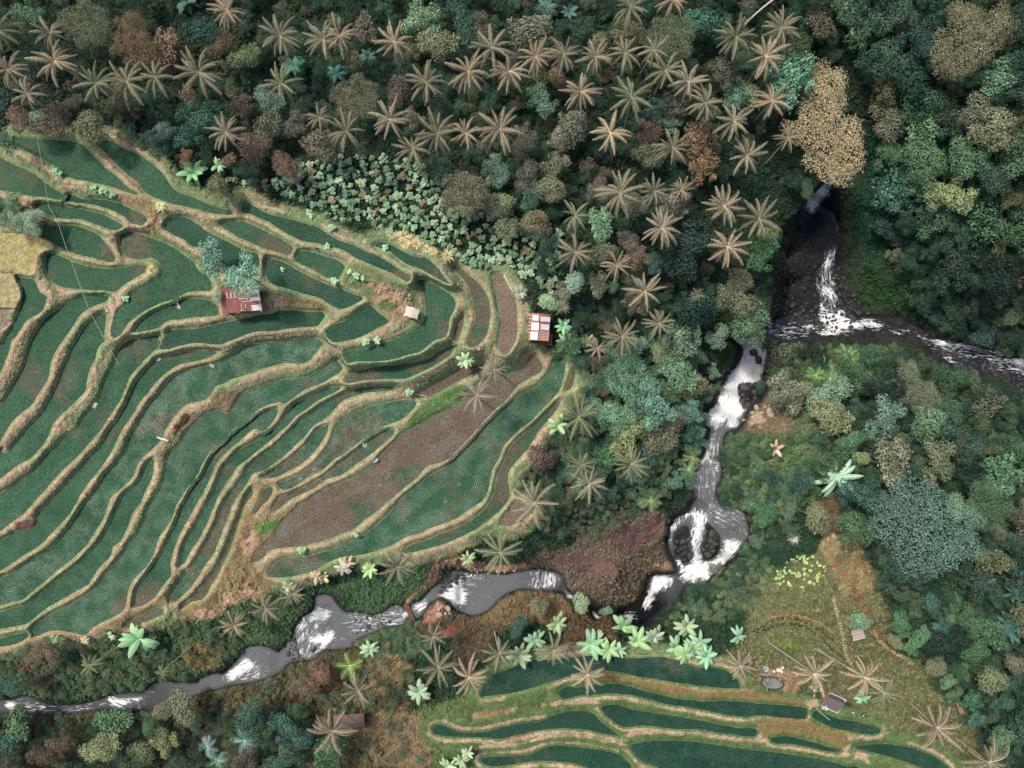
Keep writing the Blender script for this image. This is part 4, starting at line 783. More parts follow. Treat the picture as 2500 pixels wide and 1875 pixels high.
# ---- filler canopy (kinds nothing in the photograph tells apart)
def inside(P, x, y):
    c = False; n = len(P)
    for i in range(n):
        a, b = P[i], P[(i+1) % n]
        if (a[1] > y) != (b[1] > y) and x < a[0]+(y-a[1])*(b[0]-a[0])/(b[1]-a[1]): c = not c
    return c
ZONES = [
 ("Z -60,-60 2080,-60 2060,120 1930,250 1850,330 1800,430 1700,500 1880,640 1850,780 1720,880 1700,980 1640,1120 1560,1180 1420,1230 1340,1230 1290,1120 1390,1000 1400,850 1330,700 1200,430 1050,330 800,300 640,440 560,480 440,380 250,320 -60,310", (24,110), 15, 36, ('dg','gr','br','ol','dg','te','gb','dk'), 'leafy tree filling the canopy between the palms of the upper forest', 'forest canopy among the palms'),
 ("Z 2080,-60 2560,-60 2560,700 2300,640 2200,560 2160,380 2100,200", (36,0), 26, 60, ('dg','gr','te','ol','dg','dk'), 'dark leafy tree in the dense wood of the east valley wall', 'dense wood on the east valley wall'),
 ("Z 2140,540 2560,560 2560,900 2350,840 2250,760 2230,680", (8,30), 14, 30, ('dg','dg','te','dk','yg'), 'low dark tree on the slope above the right hand stream', 'trees above the right hand stream'),
 ("Z 1880,860 1980,850 2200,860 2560,1010 2560,1900 2480,1900 2300,1700 2240,1560 2150,1420 2080,1300 2060,1200 1960,1000 1880,960", (34,60), 16, 48, ('dg','gr','te','dk','gr','ol'), 'dark leafy tree on the wooded ridge right of the tall fall', 'woods on the right hand ridge'),
 ("Z -60,1740 150,1770 330,1740 420,1700 560,1760 700,1720 780,1790 760,1920 -60,1920", (8,24), 16, 36, ('gr','dg','ol','br','te'), 'leafy tree in the thicket along the bottom left edge', 'thicket at the bottom left'),
 ("Z 1700,1180 1830,1060 1960,1180 1960,1300 1860,1420 1740,1500 1640,1490 1700,1400 1780,1300", (0,60), 10, 22, ('gr','gr','te','dg','gg'), 'small bushy tree on the slope beside the twin falls', 'bushes on the slope by the twin falls'),
]
GC_ok = lambda x, y: (WD[cell(x, y)] < -8 and FD[cell(x, y)] < -16)
def grid_free(x, y, r, k=.62):
    return all((x-a)**2+(y-b)**2 > ((r+c)*k)**2 for a, b, c in TAKEN)
for zi, (poly, cap, r0, r1, kinds, lab, grp) in enumerate(ZONES):
    P = pts(poly); x0, y0 = P.min(0); x1, y1 = P.max(0); n = 0; cnt = dict(bush=0, broadleaf_tree=0)
    for k in range(2600):
        r = r0+(r1-r0)*rnd.random()**1.6 if k > 300 else rnd.uniform(r1*.75, r1)
        x, y = rnd.uniform(x0, x1), rnd.uniform(y0, y1)
        if not inside(P, x, y) or not GC_ok(x, y) or not grid_free(x, y, r, .78 if k < 1200 else .66): continue
        nm = 'bush' if r < 23 else 'broadleaf_tree'
        if NT.get(nm, 0) >= 298 or cnt[nm] >= cap[nm == 'bush']: continue
        c = rnd.choice(kinds); big = 2160 < x and y < 1000
        col = np.array(TC[c])*(.78 if big else .84)
        t = tree(x, y, r, tuple(col), None, rnd.uniform(3.5, 6.5)+r*.05 if nm != 'bush' else rnd.uniform(1.8, 3.2), nm)
        t['label'] = lab if nm != 'bush' else lab.replace('leafy tree','low bush').replace('leafy tree','low bush').replace('dark tree','dark bush').replace('bushy tree','round bush'); t['group'] = grp+('' if nm != 'bush' else ', low bushes'); n += 1
        if nm == 'bush': t['category'] = 'bush'
        cnt[nm] += 1
# ---- leafy crop shrubs of the planted plot
def shrub_mesh(seed):
    r = np.random.default_rng(seed); Vs = []; vs = []
    for k in range(r.integers(5, 9)):
        a = k*2.4; rr = .62*math.sqrt((k+.3)/8); c0 = np.array([rr*math.cos(a), rr*math.sin(a), .55+.45*r.random()-.4*rr])
        m = 26; an = np.arange(m)*2.4; el = np.linspace(1.35, -.1, m)
        d = np.stack([np.cos(an)*np.cos(el), np.sin(an)*np.cos(el), np.sin(el)], 1)
        c = c0+d*.24*np.array([1, 1, .6]); n_ = nrm(np.stack([d[:, 0]*.7, d[:, 1]*.7, np.abs(d[:, 2])+.5], 1))
        V, F = leaves(c, n_, np.full(m, .13), r, .75, .1); Vs.append(V); b = .5+(r.random()-.5)*.25
        vs.append(np.repeat(np.clip(b+r.normal(size=m)*.12, 0, 1), 4))
    V = np.concatenate(Vs); return mk('leafy_shrub', V, np.arange(len(V)).reshape(-1, 4), flo=dict(v=np.concatenate(vs)), mat=M_leaf, link=False)
SHR = [shrub_mesh(s) for s in range(5)]
def shrub(x, y, r, c, name='leafy_shrub'):
    X, Y, z = under(x, y, r*.06); R = r*.08*(CAMH-z)/CAMH
    o = inst(name, rnd.choice(SHR), None, (X, Y, z), (0,0,rnd.random()*6.28), (R*1.1, R*1.1, R*1.0), np.minimum(lin(c, 1.5)*rnd.uniform(.8,1.15), .8)); o['category'] = 'shrub'; return o
PLOT = pts("Z 520,430 640,440 700,410 830,380 1000,390 1110,430 1180,500 1260,490 1370,570 1375,660 1350,740 1300,690 1240,640 1180,655 1120,630 1080,600 1020,590 960,570 900,540 820,540 760,500 690,470 620,455")
n = 0
for k in range(9000):
    x, y = rnd.uniform(500, 1400), rnd.uniform(370, 760); r = rnd.uniform(8, 16)
    if not inside(PLOT, x, y) or FD[cell(x, y)] > -9 or not grid_free(x, y, r, .60): continue
    o = shrub(x, y, r, rnd.choice([(128,152,124),(114,142,112),(136,154,122),(98,128,100),(122,148,120),(90,112,84),(110,106,80),(84,110,84)]))
    tag(o, 'pale green leafy shrub in the planted plot above the terraces', group='shrubs of the planted plot'); TAKEN.append((x, y, r)); n += 1
    if n >= 285: break
# ---- bananas and other big-leaved plants
def bleaf(seed, L=1.0, w=.15, e0=50, e1=-45):
    m = 8; s = np.linspace(0, 1, m); el = np.radians(e0+(e1-e0)*s); P = [(0., 0.)]
    for k in range(1, m): P.append((P[-1][0]+L/(m-1)*math.cos(el[k]), P[-1][1]+L/(m-1)*math.sin(el[k])))
    V = []; val = []
    for i, (x, z) in enumerate(P):
        u = s[i]; ww = w*(.12 if u < .14 else math.sin(math.pi*min(1, (u-.02)**.75))**.55*.95+.03) if u < .99 else .01
        for j, f in enumerate((-1, -.12, 0, .12, 1)): V.append((x, f*ww, z-abs(f)*ww*.35)); val.append(1.0 if abs(f) < .05 else (.55 if abs(f) < .5 else .42))
    F = [[i*5+j, i*5+j+1, (i+1)*5+j+1, (i+1)*5+j] for i in range(m-1) for j in range(4)]
    return mk('leaf', np.array(V), np.array(F), flo=dict(v=np.array(val)), mat=M_leaf, link=False)
BL = [bleaf(1), bleaf(2, 1, .13, 35, -55), bleaf(3, 1, .16, 70, 0)]
BS = (lambda vf: mk('stem', vf[0], vf[1], mat=mat('banana_stem', lin((120,130,84)), rough=.7), smooth_=True, link=False))(tube_arr([(0,0,0),(0,0,.5),(0,0,1)], [.16,.13,.07], 7))
FERNL = [frond_mesh(21, 40, -20, 1, .26, 22, .25), frond_mesh(22, 30, -35, 1, .24, 22, .3)]
def bigleaf(q, c, desc, cat, name, fern=False, n=9, h=2.0, wide=1.0):
    x, y, r = pts(q, 3)[0]; X, Y, z = under(x, y, h); R = r*.08*(CAMH-z-h)/CAMH
    t = empty(name, (X, Y, z), rnd.random()*6)
    pt = np.array([rnd.uniform(.8,1.15), rnd.uniform(.85,1.1), rnd.uniform(.75,1.05)]); inst('stem', BS, t, (0,0,-.1), (0,0,0), (1, 1, h+.1))
    for k in range(n):
        L = R*rnd.uniform(1.05, 1.3)
        inst('frond' if fern else 'leaf', rnd.choice(FERNL if fern else BL), t, (0,0,h-.1), (0,0,k*2.4+rnd.uniform(-.25,.25)), (L, L*wide*(1.15 if r < 45 else .7), L), np.minimum(leafc(c, .95, .15)*pt*rnd.uniform(.8, 1.15), .8))
    t['category'] = cat; TAKEN.append((x, y, r*.7)); THINGS.append((t, desc, x, y))
MINT = (126,160,124)
BAN = "A 1490,380,110 A 1680,330,60 F 1140,860,90 F 965,985,90 F 845,1100,100 F 1400,1020,110 F 1540,1060,85 F 1440,990,80 F 1680,950,115 F 1780,1045,110 F 1900,990,95 F 2060,1055,90 F 2130,1100,85 F 2150,900,95 F 1620,1070,60 G 70,1070,100 F 450,360,65 O 470,575,55 O 500,640,48 O 440,600,45 O 640,550,42 M 890,110,85 M 945,150,72 M 830,750,95 N 870,1190,72 J 960,740,75 J 960,125,70 C 1070,1290,130 C 415,1300,40 C 1170,1320,60 D 1850,1290,75 G 400,1600,70 G 300,1640,70 G 450,1540,55 J 330,260,60 H 970,1120,60 N 540,930,60".split()
for a, b in zip(BAN[::2], BAN[1::2]): bigleaf(a+' '+b, MINT, 'mint green banana plant', 'banana plant', 'banana_plant', n=rnd.randint(8, 11))
for q in "J 750,110,75/J 790,80,60/C 860,1270,42/C 650,1310,40/J 600,190,60/L 1240,935,70/N 1060,1300,60/E 700,1540,60".split('/'): bigleaf(q, (160,156,124), 'cream leaved plant', 'plant', 'cream_leaved_plant', n=8, h=1.2)
for q in "P 440,480,95/H 1590,580,95/H 2120,560,110/H 2140,310,80/H 1890,240,90/U 215,290,55/U 400,325,45/V 245,35,55/V 345,55,42/V 220,105,40/U 545,250,40/T 830,5,60/H 2100,600,90".split('/'): bigleaf(q, (58,96,86) if 'P' not in q else (140,172,150), 'teal green banana plant', 'banana plant', 'banana_plant', n=12)
for q in "L 600,1000,75/L 570,1090,75/L 280,1330,85/L 1780,210,80/L 1840,250,60/L 1620,300,80/L 1660,390,80/L 1550,370,70/L 1730,400,70/L 1560,270,60/I 1880,1450,110/I 1600,1500,80/I 1680,1600,80/J 800,870,95".split('/'):
    bigleaf(q, (132,166,104) if 'I' not in q else (120,160,146), 'feathery tree fern', 'tree fern', 'tree_fern', True, 9 if 'J' not in q else 6, 2.2)
# ---- low growth that nobody could count
def scatter(name, N_, prob, smin, smax, bright, seed, lift=.12, per=4, spread=.5, cat='undergrowth'):
    r = np.random.default_rng(seed)
    p = prob.ravel().clip(0); p = p/p.sum(); id_ = r.choice(NX*NY, N_, p=p)
    px = GX.ravel()[id_]+r.uniform(-1.5, 1.5, N_); py = GY.ravel()[id_]+r.uniform(-1.5, 1.5, N_)
    z = Z.ravel()[id_]; k = .08*(CAMH-z)/CAMH
    base = np.stack([(px-1250)*k, (937.5-py)*k, z], 1)
    col = GC.reshape(-1, 3)[id_]
    base = np.repeat(base, per, 0); s = np.repeat(r.uniform(smin, smax, N_), per)
    off = r.normal(size=base.shape)*np.array([1, 1, .5])*s[:, None]*spread; off[:, 2] = np.abs(off[:, 2])+lift+s*.3
    c = base+off; n_ = nrm(np.stack([off[:, 0], off[:, 1], np.full(len(c), .4)], 1)/np.maximum(s[:, None], .05)+r.normal(size=c.shape)*.4)
    V, F = leaves(c, n_, s*r.uniform(.45, .9, len(c)), r, .6, .15)
    cc = np.repeat(col, per, 0)*np.repeat(r.uniform(.75, 1.3, N_), per)[:, None]*r.uniform(.8, 1.2, len(c))[:, None]*bright
    o = mk(name, V, F, cols=np.repeat(cc, 4, 0), mat=M_cover); return tag(o, kind='stuff')
free = (FD < -2)*(WD < -3)*(GX > -90)*(GX < 2600)*(GY > -60)*(GY < 1960)
wood = ss(-FD, 20, 36)*free

def arrays(me):
    V = np.empty(len(me.vertices)*3, np.float32); me.vertices.foreach_get('co', V); v = np.empty(len(me.vertices), np.float32); me.attributes['v'].data.foreach_get('value', v)
    return V.reshape(-1, 3), v
def clumps(name, polys, n, r0, r1, cols, lab, cat, free_k=.55, hk=.05, seed=1, src='a', keep=1.0, fd=-12):
    """joined leafy crowns too many and too alike to count, each standing on its own ground"""
    rr = random.Random(seed); AR = [arrays(m) for m in CROWNS[src]]; keep *= .62 if src == 'a' else .6; Vs, Cs = [], []; done = []
    for poly in polys:
        P = pts(poly); x0, y0 = P.min(0); x1, y1 = P.max(0); k = 0
        for _ in range(n*8):
            x, y, r = rr.uniform(x0, x1), rr.uniform(y0, y1), rr.uniform(r0, r1)
            c = cell(x, y)
            if not inside(P, x, y) or WD[c] > -6 or FD[c] > fd or not grid_free(x, y, r, free_k): continue
            if any((x-a)**2+(y-b)**2 < ((r+q)*.62)**2 for a, b, q in done): continue
            h = r*hk+rr.uniform(0, .8); X, Y, z = under(x, y, h); R = r*.08*(CAMH-z-h)/CAMH*1.12
            V, v = AR[rr.randrange(len(AR))]; q = len(V)//4; sel = (np.repeat(NR.random(q) < keep, 4)); V, v_ = V[sel], v[sel]
            a = rr.random()*6.28; ca, sa = math.cos(a), math.sin(a)
            Vs.append(np.stack([(V[:, 0]*ca-V[:, 1]*sa)*R+X, (V[:, 0]*sa+V[:, 1]*ca)*R+Y, V[:, 2]*R*.8+z+h], 1))
            col = leafc(cols[rr.randrange(len(cols))])*rr.uniform(.75, 1.15); Cs.append(col[None]*(.4+1.4*v_[:, None])); done.append((x, y, r)); k += 1
            if k >= n: break
    V = np.concatenate(Vs); o = mk(name, V, np.arange(len(V)).reshape(-1, 4), cols=np.concatenate(Cs), mat=M_cover); return tag(o, lab, cat, kind='stuff')
DKG = [(44,80,56),(52,90,62),(38,70,54),(60,88,54),(70,92,62),(34,62,50)]
clumps('riverbank_canopy', ['M 950,200 1300,150 1700,50 2060,330 2020,600 1960,900 1850,1200 1500,1350 1000,1250 850,1100 1000,800 1080,600 1000,400'], 160, 10, 24, [(84,132,100),(72,118,88),(92,128,90),(66,104,74),(96,120,76)], 'dense mid green canopy between the terraces and the tall fall', 'canopy', .5, .1, 13, 'a')
clumps('dense_canopy', [z[0] for z in ZONES[1:4]]+[ZONES[4][0], ZONES[0][0]], 420, 11, 26, DKG, 'dense dark green canopy filling the slopes between the single trees', 'canopy', .56, .08, 3)
clumps('weeds', ["L 820,830 1150,800 1500,830 1800,1000 1700,1250 1560,1300 1300,1480 1050,1620 1000,1450 820,1300 800,1000", "L 1120,400 1400,330 1700,500 1760,800 1450,830 1200,560", "L 1180,130 2200,160 2200,560 1700,450 1300,330", "O 560,270 700,180 780,250 700,420 560,470 300,470 480,340"], 300, 6, 13, [(84,112,66),(76,108,70),(98,122,70),(62,98,66),(104,118,74)], 'knee high weeds and ferns on the slopes beside the tall fall', 'weeds', .4, .06, 5, 'b', .8)
clumps('riverside_scrub', ["I -100,800 400,680 1200,520 1750,500 2100,300 1900,720 1500,950 900,1060 0,1110 -100,1000","J 820,690 1240,520 1420,700 1300,800 850,720","I -100,1260 900,1230 1400,1150 1900,1020 2212,850 2212,1500 1500,1659 -100,1659","M 450,1200 900,900 1300,1000 1700,1300 1200,1600 500,1600", "J 300,900 900,700 1300,960 1200,1250 1400,1600 100,1600 0,1100"], 170, 5, 12, [(78,106,70),(88,104,66),(70,100,70),(104,100,68),(60,92,64)], 'low scrub and creepers on the banks along the stream', 'scrub', .45, .05, 7, 'b', .7)
plot = np.zeros((NY, NX))
w, D = sdist(PLOT); plot[w] = ss(D, -5, 5)
o = scatter('undergrowth', 130000, wood*VEG*(1-.6*plot), .16, .40, 1.4, 1, per=5); tag(o, 'low leafy undergrowth covering the open ground and forest floor', 'undergrowth')
o = scatter('bank_grass', 60000, free*(FD > -30)*(.15+VEG*1.5)*(FD < -4), .07, .17, 1.1, 2, lift=.03, per=4); tag(o, 'short grass tufts along the banks of the rice terraces', 'grass')

# ------------------------------------------------------------ boulders
def rock_mesh(seed):
    r = np.random.default_rng(seed); bm_v = []; n, m = 7, 10
    for i in range(n+1):
        for j in range(m):
            t_, f_ = math.pi*i/n, 2*math.pi*j/m
            bm_v.append((math.sin(t_)*math.cos(f_), math.sin(t_)*math.sin(f_), math.cos(t_)))
    V = np.array(bm_v); A = r.normal(size=(7, 3)); s = np.ones(len(V))
    for a in A: a = a/np.linalg.norm(a); d = V@a; s = np.minimum(s, .78/np.maximum(d, .3)*r.uniform(.8, 1.1))
    V = V*s[:, None]*np.array([1, .8, .62])
    F = [[i*m+j, i*m+(j+1) % m, (i+1)*m+(j+1) % m, (i+1)*m+j] for i in range(n) for j in range(m)]
    return mk('boulder', V, np.array(F), link=False)
RK = [rock_mesh(s) for s in range(5)]
RKP = [r.copy() for r in RK]
for r in RK: r.materials.append(M_rock)
for r in RKP: r.materials.append(M_prock)
def boulder(px, py, r, label, group, pale=False, cat='rock'):
    z = max(zat(px, py), fz[cell(px, py)] if WD[cell(px, py)] > 0 else -99); X, Y = wx(px, py, z); R = r*.08*(CAMH-z)/CAMH
    o = inst('boulder', rnd.choice(RKP if pale else RK), None, (X, Y, z+R*.12), (0, 0, rnd.random()*6.28), (R, R*rnd.uniform(.75, 1.1), R*rnd.uniform(.7, 1)))
    tag(o, label, cat, group)
def rocks(poly, n, r0, r1, label, group, pale=False, avoid=0.0):
    P = pts(poly) if isinstance(poly, str) else poly; x0, y0 = P.min(0); x1, y1 = P.max(0); k = 0; done = []
    n = int(n*.8)
    for _ in range(n*30):
        x, y = rnd.uniform(x0, x1), rnd.uniform(y0, y1); r = r0+(r1-r0)*rnd.random()**2.2
        if not inside(P, x, y) or FM[cell(x, y)] > avoid or any((x-a)**2+(y-b)**2 < ((r+c)*.8)**2 for a, b, c in done): continue
        boulder(x, y, r, label, group, pale); done.append((x, y, r)); k += 1
        if k >= n: break
rocks("K 1560,1150 1640,1230 1620,1300 1700,1300 1850,1330 1830,1440 1500,1470 1350,1380 1250,1290 1280,1200 1450,1250", 105, 3, 10, 'dark wet boulder on the gravel where the two gorge streams meet', 'boulders at the gorge confluence', avoid=.7)
rocks("K 1720,950 1800,1080 1900,1250 2000,1330 1800,1340 1720,1250 1700,1050", 40, 3, 8, 'dark boulder on the gravel bank under the east gorge wall', 'boulders under the east gorge wall')
rocks("K 1250,900 1300,1000 1450,1100 1550,900 1600,1000 1550,1150 1300,1250 1230,1150", 40, 2.5, 7, 'small dark stone on the gravel below the west gorge cliff', 'stones under the west gorge cliff')
rocks("Q 840,690 1000,760 1150,800 1269,850 1269,930 1120,830 960,810 850,730", 45, 3, 9, 'dark boulder in the stream bed at the right edge', 'boulders in the right hand stream')
rocks("J 830,480 920,475 1010,490 1100,470 1110,560 1000,590 900,620 840,630", 26, 3, 7, 'dark boulder in the shallow stream left of the log footbridge', 'boulders left of the footbridge')
rocks("J 400,520 490,500 500,700 540,770 460,830 350,830 310,760 380,640", 34, 3.5, 9, 'dark grey rock on the ledge beside the two foaming cascades', 'rocks on the cascade ledge', avoid=-.2)
rocks("F 240,450 380,450 520,470 400,540 300,590 240,640 230,560", 30, 4, 11, 'purplish rock on the ledge left of the foaming pool', 'rocks left of the foaming pool', avoid=.1)
rocks("O 350,140 420,100 430,170 450,215 400,240 380,205 350,190", 20, 5, 12, 'black wet rock between the strands of the twin falls', 'rocks between the twin falls', avoid=.0)
rocks("O 490,60 540,90 545,170 500,210 480,150", 14, 6, 12, 'mossy black rock right of the twin falls', 'rocks right of the twin falls', avoid=.1)
rocks("L 960,440 1060,430 1150,460 1150,500 1060,590 1000,620 960,560", 16, 6, 15, 'black rock breaking the tall white fall on its right', 'rocks in the tall fall', avoid=9)
rocks("L 1050,160 1110,190 1130,260 1110,290 1060,220", 5, 9, 14, 'black rock standing in the spray of the tall fall', 'rocks in the spray', avoid=9)
rocks("L 780,330 900,310 840,420 790,570 760,560 760,450", 26, 5, 11, 'grey brown rock on the left bank of the tall fall', 'rocks left of the tall fall', avoid=.1)
rocks("L 1000,640 1130,560 1220,680 1150,780 980,760", 14, 6, 16, 'pale bare rock on the right bank below the tall fall', 'pale rocks right of the tall fall', True)
rocks("F 220,700 330,720 330,790 230,820", 9, 5, 13, 'pale rock slab below the foaming pool', 'pale rocks below the foaming pool', True)
rocks("J 1640,100 2100,100 2140,140 1700,150", 22, 2.5, 6, 'pale pebble on the north bank of the foaming pool', 'pebbles along the pool', True)
rocks("H 80,800 140,800 160,880 90,880", 5, 5, 9, 'pale flat stone at the foot of the palm by the garden pond', 'flat stones by the garden palm', True)
rocks("H 560,1030 660,1040 650,1110 560,1100", 5, 5, 8, 'large pale stone left of the thatched pond hut', 'stones left of the pond hut', True)
rocks("P 430,720 500,730 480,790 360,820 370,780", 7, 5, 11, 'pale boulder on the bare hilltop path', 'boulders on the hilltop path', True)
for i, (x, y) in enumerate(smooth(pts("D 295,115 340,120 380,130 420,140 460,158"), 3, False)[::1]):
    boulder(x, y, rnd.uniform(4.5, 6.5), 'whitish stone in the row edging the long upper paddy', 'row of white stones edging the upper paddy', True)
for q, l in (("A 1245,765", 'whitish boulder at the crossing of the paddy paths, largest there'), ("A 1135,785", 'small whitish stone left of the crossing of the paddy paths'),
             ("D 1955,1205", 'white stone below the ring of brown paddies'), ("E 2165,1010", 'white stone at the end of the lowest right paddy')):
    x, y = pts(q)[0]; boulder(x, y, 6, l, None, True)

# ------------------------------------------------------------ stone stairs, flowers, garden
def stair(path, step, w, label, grp):
    P = smooth(pts(path), 24, False); acc = 0; r = random.Random(3); last = P[0]
    for a, b in zip(P[:-1], P[1:]):
        acc += math.dist(a, b)
        if acc >= step:
            acc = 0; x, y = b; X, Y, z = on(x, y); ang = math.atan2(-(b[1]-a[1]), b[0]-a[0])+r.uniform(-.2, .2)
            s = .08*(CAMH-z)/CAMH
            o = inst('stone_step', STEP[r.randrange(3)], None, (X, Y, z+.02), (0, 0, ang), (s*step*.42, s*w*r.uniform(.75, 1.15), .12))
            tag(o, label, 'step', grp)
def step_mesh(seed):
    r = np.random.default_rng(seed); n = 9; a = np.arange(n)*2*math.pi/n; rr = r.uniform(.85, 1.1, n)
    c = np.stack([np.sign(np.cos(a))*np.abs(np.cos(a))**.6*rr, np.sign(np.sin(a))*np.abs(np.sin(a))**.6*rr], 1)
    V = [(x, y, -1) for x, y in c]+[(x, y, .8) for x, y in c]+[(x*.86, y*.86, 1) for x, y in c]+[(0, 0, 1.03)]
    bm = [[i, (i+1) % n, (i+1) % n+n, i+n] for i in range(n)]+[[i+n, (i+1) % n+n, (i+1) % n+2*n, i+2*n] for i in range(n)]
    bm += [[3*n, i+2*n, (i+1) % n+2*n, (i+1) % n+2*n] for i in range(0)]
    me = bpy.data.meshes.new('stone_step'); me.from_pydata([tuple(map(float, v)) for v in V], [], bm+[[3*n, i+2*n, (i+1) % n+2*n] for i in range(n)]); me.materials.append(M_step); return me
M_step = mat('path_stone', lin((176,160,132)), rough=.85, nscale=5, namt=.2)
STEP = [step_mesh(s) for s in range(3)]
stair("H 740,315 750,380 765,450 790,540 815,640 830,740 850,820 885,860", 5.6, 5.2, 'pale slab in the long stone stair left of the wooden lean-to', 'steps of the long stone stair')
stair("H 865,225 820,250 780,280", 4.2, 4.6, 'pale slab in the short stair at the top of the garden path', 'steps of the short upper stair')
stair("H 1050,580 1080,650 1130,710 1200,760 1290,810 1360,860", 5.6, 5, 'brown slab in the stair right of the wooden lean-to', 'steps of the right hand stair')
def flower_mesh(seed):
    r = np.random.default_rng(seed); m = 46; d = nrm(r.normal(size=(m, 3))+np.array([0, 0, .6])); c = d*np.array([.7, .7, .55])+np.array([0, 0, .45])
    V, F = leaves(c, nrm(d+r.normal(size=d.shape)*.3), np.full(m, .26), r, .7, .1)
    return mk('flower_bush', V, F, flo=dict(v=np.repeat(r.uniform(.3, .8, m), 4)), mat=M_leaf, link=False)
FL = [flower_mesh(s) for s in range(3)]
def row(path, step, r, c, name, cat, label, grp, j=1.0):
    P = smooth(pts(path), 24, False); acc = 0
    for a, b in zip(P[:-1], P[1:]):
        acc += math.dist(a, b)
        if acc >= step:
            acc = 0; X, Y, z = on(b[0]+rnd.uniform(-j, j), b[1]+rnd.uniform(-j, j)); R = r*.08*rnd.uniform(.8, 1.2)
            o = inst(name, rnd.choice(FL), None, (X, Y, z), (0,0,rnd.random()*6), (R, R, R), lin(c)*rnd.uniform(.85, 1.15)); tag(o, label, cat, grp)
row("H 235,500 300,485 380,475 470,482 560,510 640,545 700,590 740,620", 4.0, 3.0, (206,142,84), 'marigold_bush', 'flower bush', 'orange flowering bush in the curved row on the garden slope', 'curved row of orange flowers')
row("H 100,610 200,560 280,515 360,498 440,505 520,530 600,575 680,630 750,690 800,740", 6.2, 3.6, (52,34,32), 'dark_red_shrub', 'shrub', 'dark maroon shrub in the upper curved row of the garden', 'upper row of maroon shrubs')
row("H 100,640 210,590 320,550 400,545 500,565 590,610 660,670 730,740 790,790 830,820", 6.2, 3.6, (56,36,32), 'dark_red_shrub', 'shrub', 'dark maroon shrub in the lower curved row of the garden', 'lower row of maroon shrubs')
for k, q in enumerate("H 665,60/H 740,95/H 818,172/H 795,412/H 865,690/H 872,725/H 915,860/H 735,870/H 855,950/H 838,940/H 245,1080/H 170,310/F 420,850/F 490,910/F 540,1000/F 440,880/N 735,1388/H 1265,1045/F 320,885/F 345,880/F 375,880/F 305,900".split('/')):
    x, y = pts(q)[0]; X, Y, z = on(x, y); R = rnd.uniform(.2, .34)
    o = inst('red_flower_bush', rnd.choice(FL), None, (X, Y, z+.1), (0,0,k), (R, R, R), lin((210,52,50))); tag(o, 'small bright red flower bush', 'flower bush', 'scattered red flowers'); THINGS.append((o, 'bright red flower bush', x, y)); del o['label']; del o['group']
# light weed heads of the garden slope
for k in range(150):
    x, y = rnd.uniform(1860, 2025), rnd.uniform(1355, 1450)
    if not inside(pts("H 300,150 420,20 560,10 690,120 700,230 500,270 300,240"), x, y): continue
    o = shrub(x, y, rnd.uniform(3.5, 6), (150,176,112), 'leafy_weed'); tag(o, 'pale yellow green weed clump on the garden slope below the bare hilltop', 'weed', 'pale weeds on the garden slope')
# pampas like grass clump
def tuft_mesh(seed, n=70):
    r = np.random.default_rng(seed); V = []; F = []
    for k in range(n):
        a = r.uniform(0, 6.28); t_ = r.uniform(.15, 1.15); L = r.uniform(.6, 1); o = len(V); w = .018
        p = np.array([0, 0, 0.]); d = np.array([math.cos(a)*math.sin(t_), math.sin(a)*math.sin(t_), math.cos(t_)]); s_ = np.array([-math.sin(a), math.cos(a), 0])*w
        q1 = p+d*L*.6; d2 = nrm(d+np.array([math.cos(a), math.sin(a), -.9])*.7); q2 = q1+d2*L*.5
        V += [p-s_, p+s_, q1+s_, q1-s_, q2, q2]; F += [[o, o+1, o+2, o+3], [o+3, o+2, o+4, o+5]]
    return mk('grass_clump', np.array(V), np.array(F), flo=dict(v=r.uniform(.3, .9, len(V))), mat=M_leaf, link=False)
TF = [tuft_mesh(1), tuft_mesh(2)]
def tuft(q, r, c, desc):
    x, y = pts(q)[0]; X, Y, z = on(x, y); R = r*.08
    o = inst('grass_clump', rnd.choice(TF), None, (X, Y, z), (0,0,rnd.random()*6), R, np.minimum(lin(c, 1.6), .8)); o['category'] = 'grass clump'; THINGS.append((o, desc, x, y))
for q, r in (("D 1380,340",26),("D 1430,370",26),("D 1480,400",24),("D 1400,410",20),("D 1560,440",22),("D 1610,460",18),("D 1720,490",26),("D 1290,330",18)): tuft(q, r, (186,172,132), 'dry straw coloured grass clump')
tuft("A 1250,650", 22, (216,196,140), 'bright straw coloured grass clump'); tuft("A 1180,1140", 20, (170,158,108), 'dry straw coloured grass clump'); tuft("O 880,110", 26, (176,180,164), 'bare whitish bush'); tuft("I 1280,1390", 26, (160,132,110), 'dry straw coloured grass clump')
for q in ("A 720,500","A 770,520","A 820,530","A 860,550","A 420,370","A 450,390"): x, y = pts(q)[0]; o = shrub(x, y, 12, (120,156,120)); o['category'] = 'shrub'; THINGS.append((o, 'pale green shrub', x, y))
for q in ("D 1010,640","D 960,610","D 1060,660","D 840,680","D 1230,425","D 785,415","D 440,590","D 1080,1150","D 1170,1140","D 640,150","D 660,180","D 820,270","A 960,1350","E 1420,120","E 590,1340","E 1010,1220"): x, y = pts(q)[0]; o = shrub(x, y, rnd.uniform(8, 14), (136,170,132)); o['category'] = 'shrub'; THINGS.append((o, 'pale green shrub', x, y))

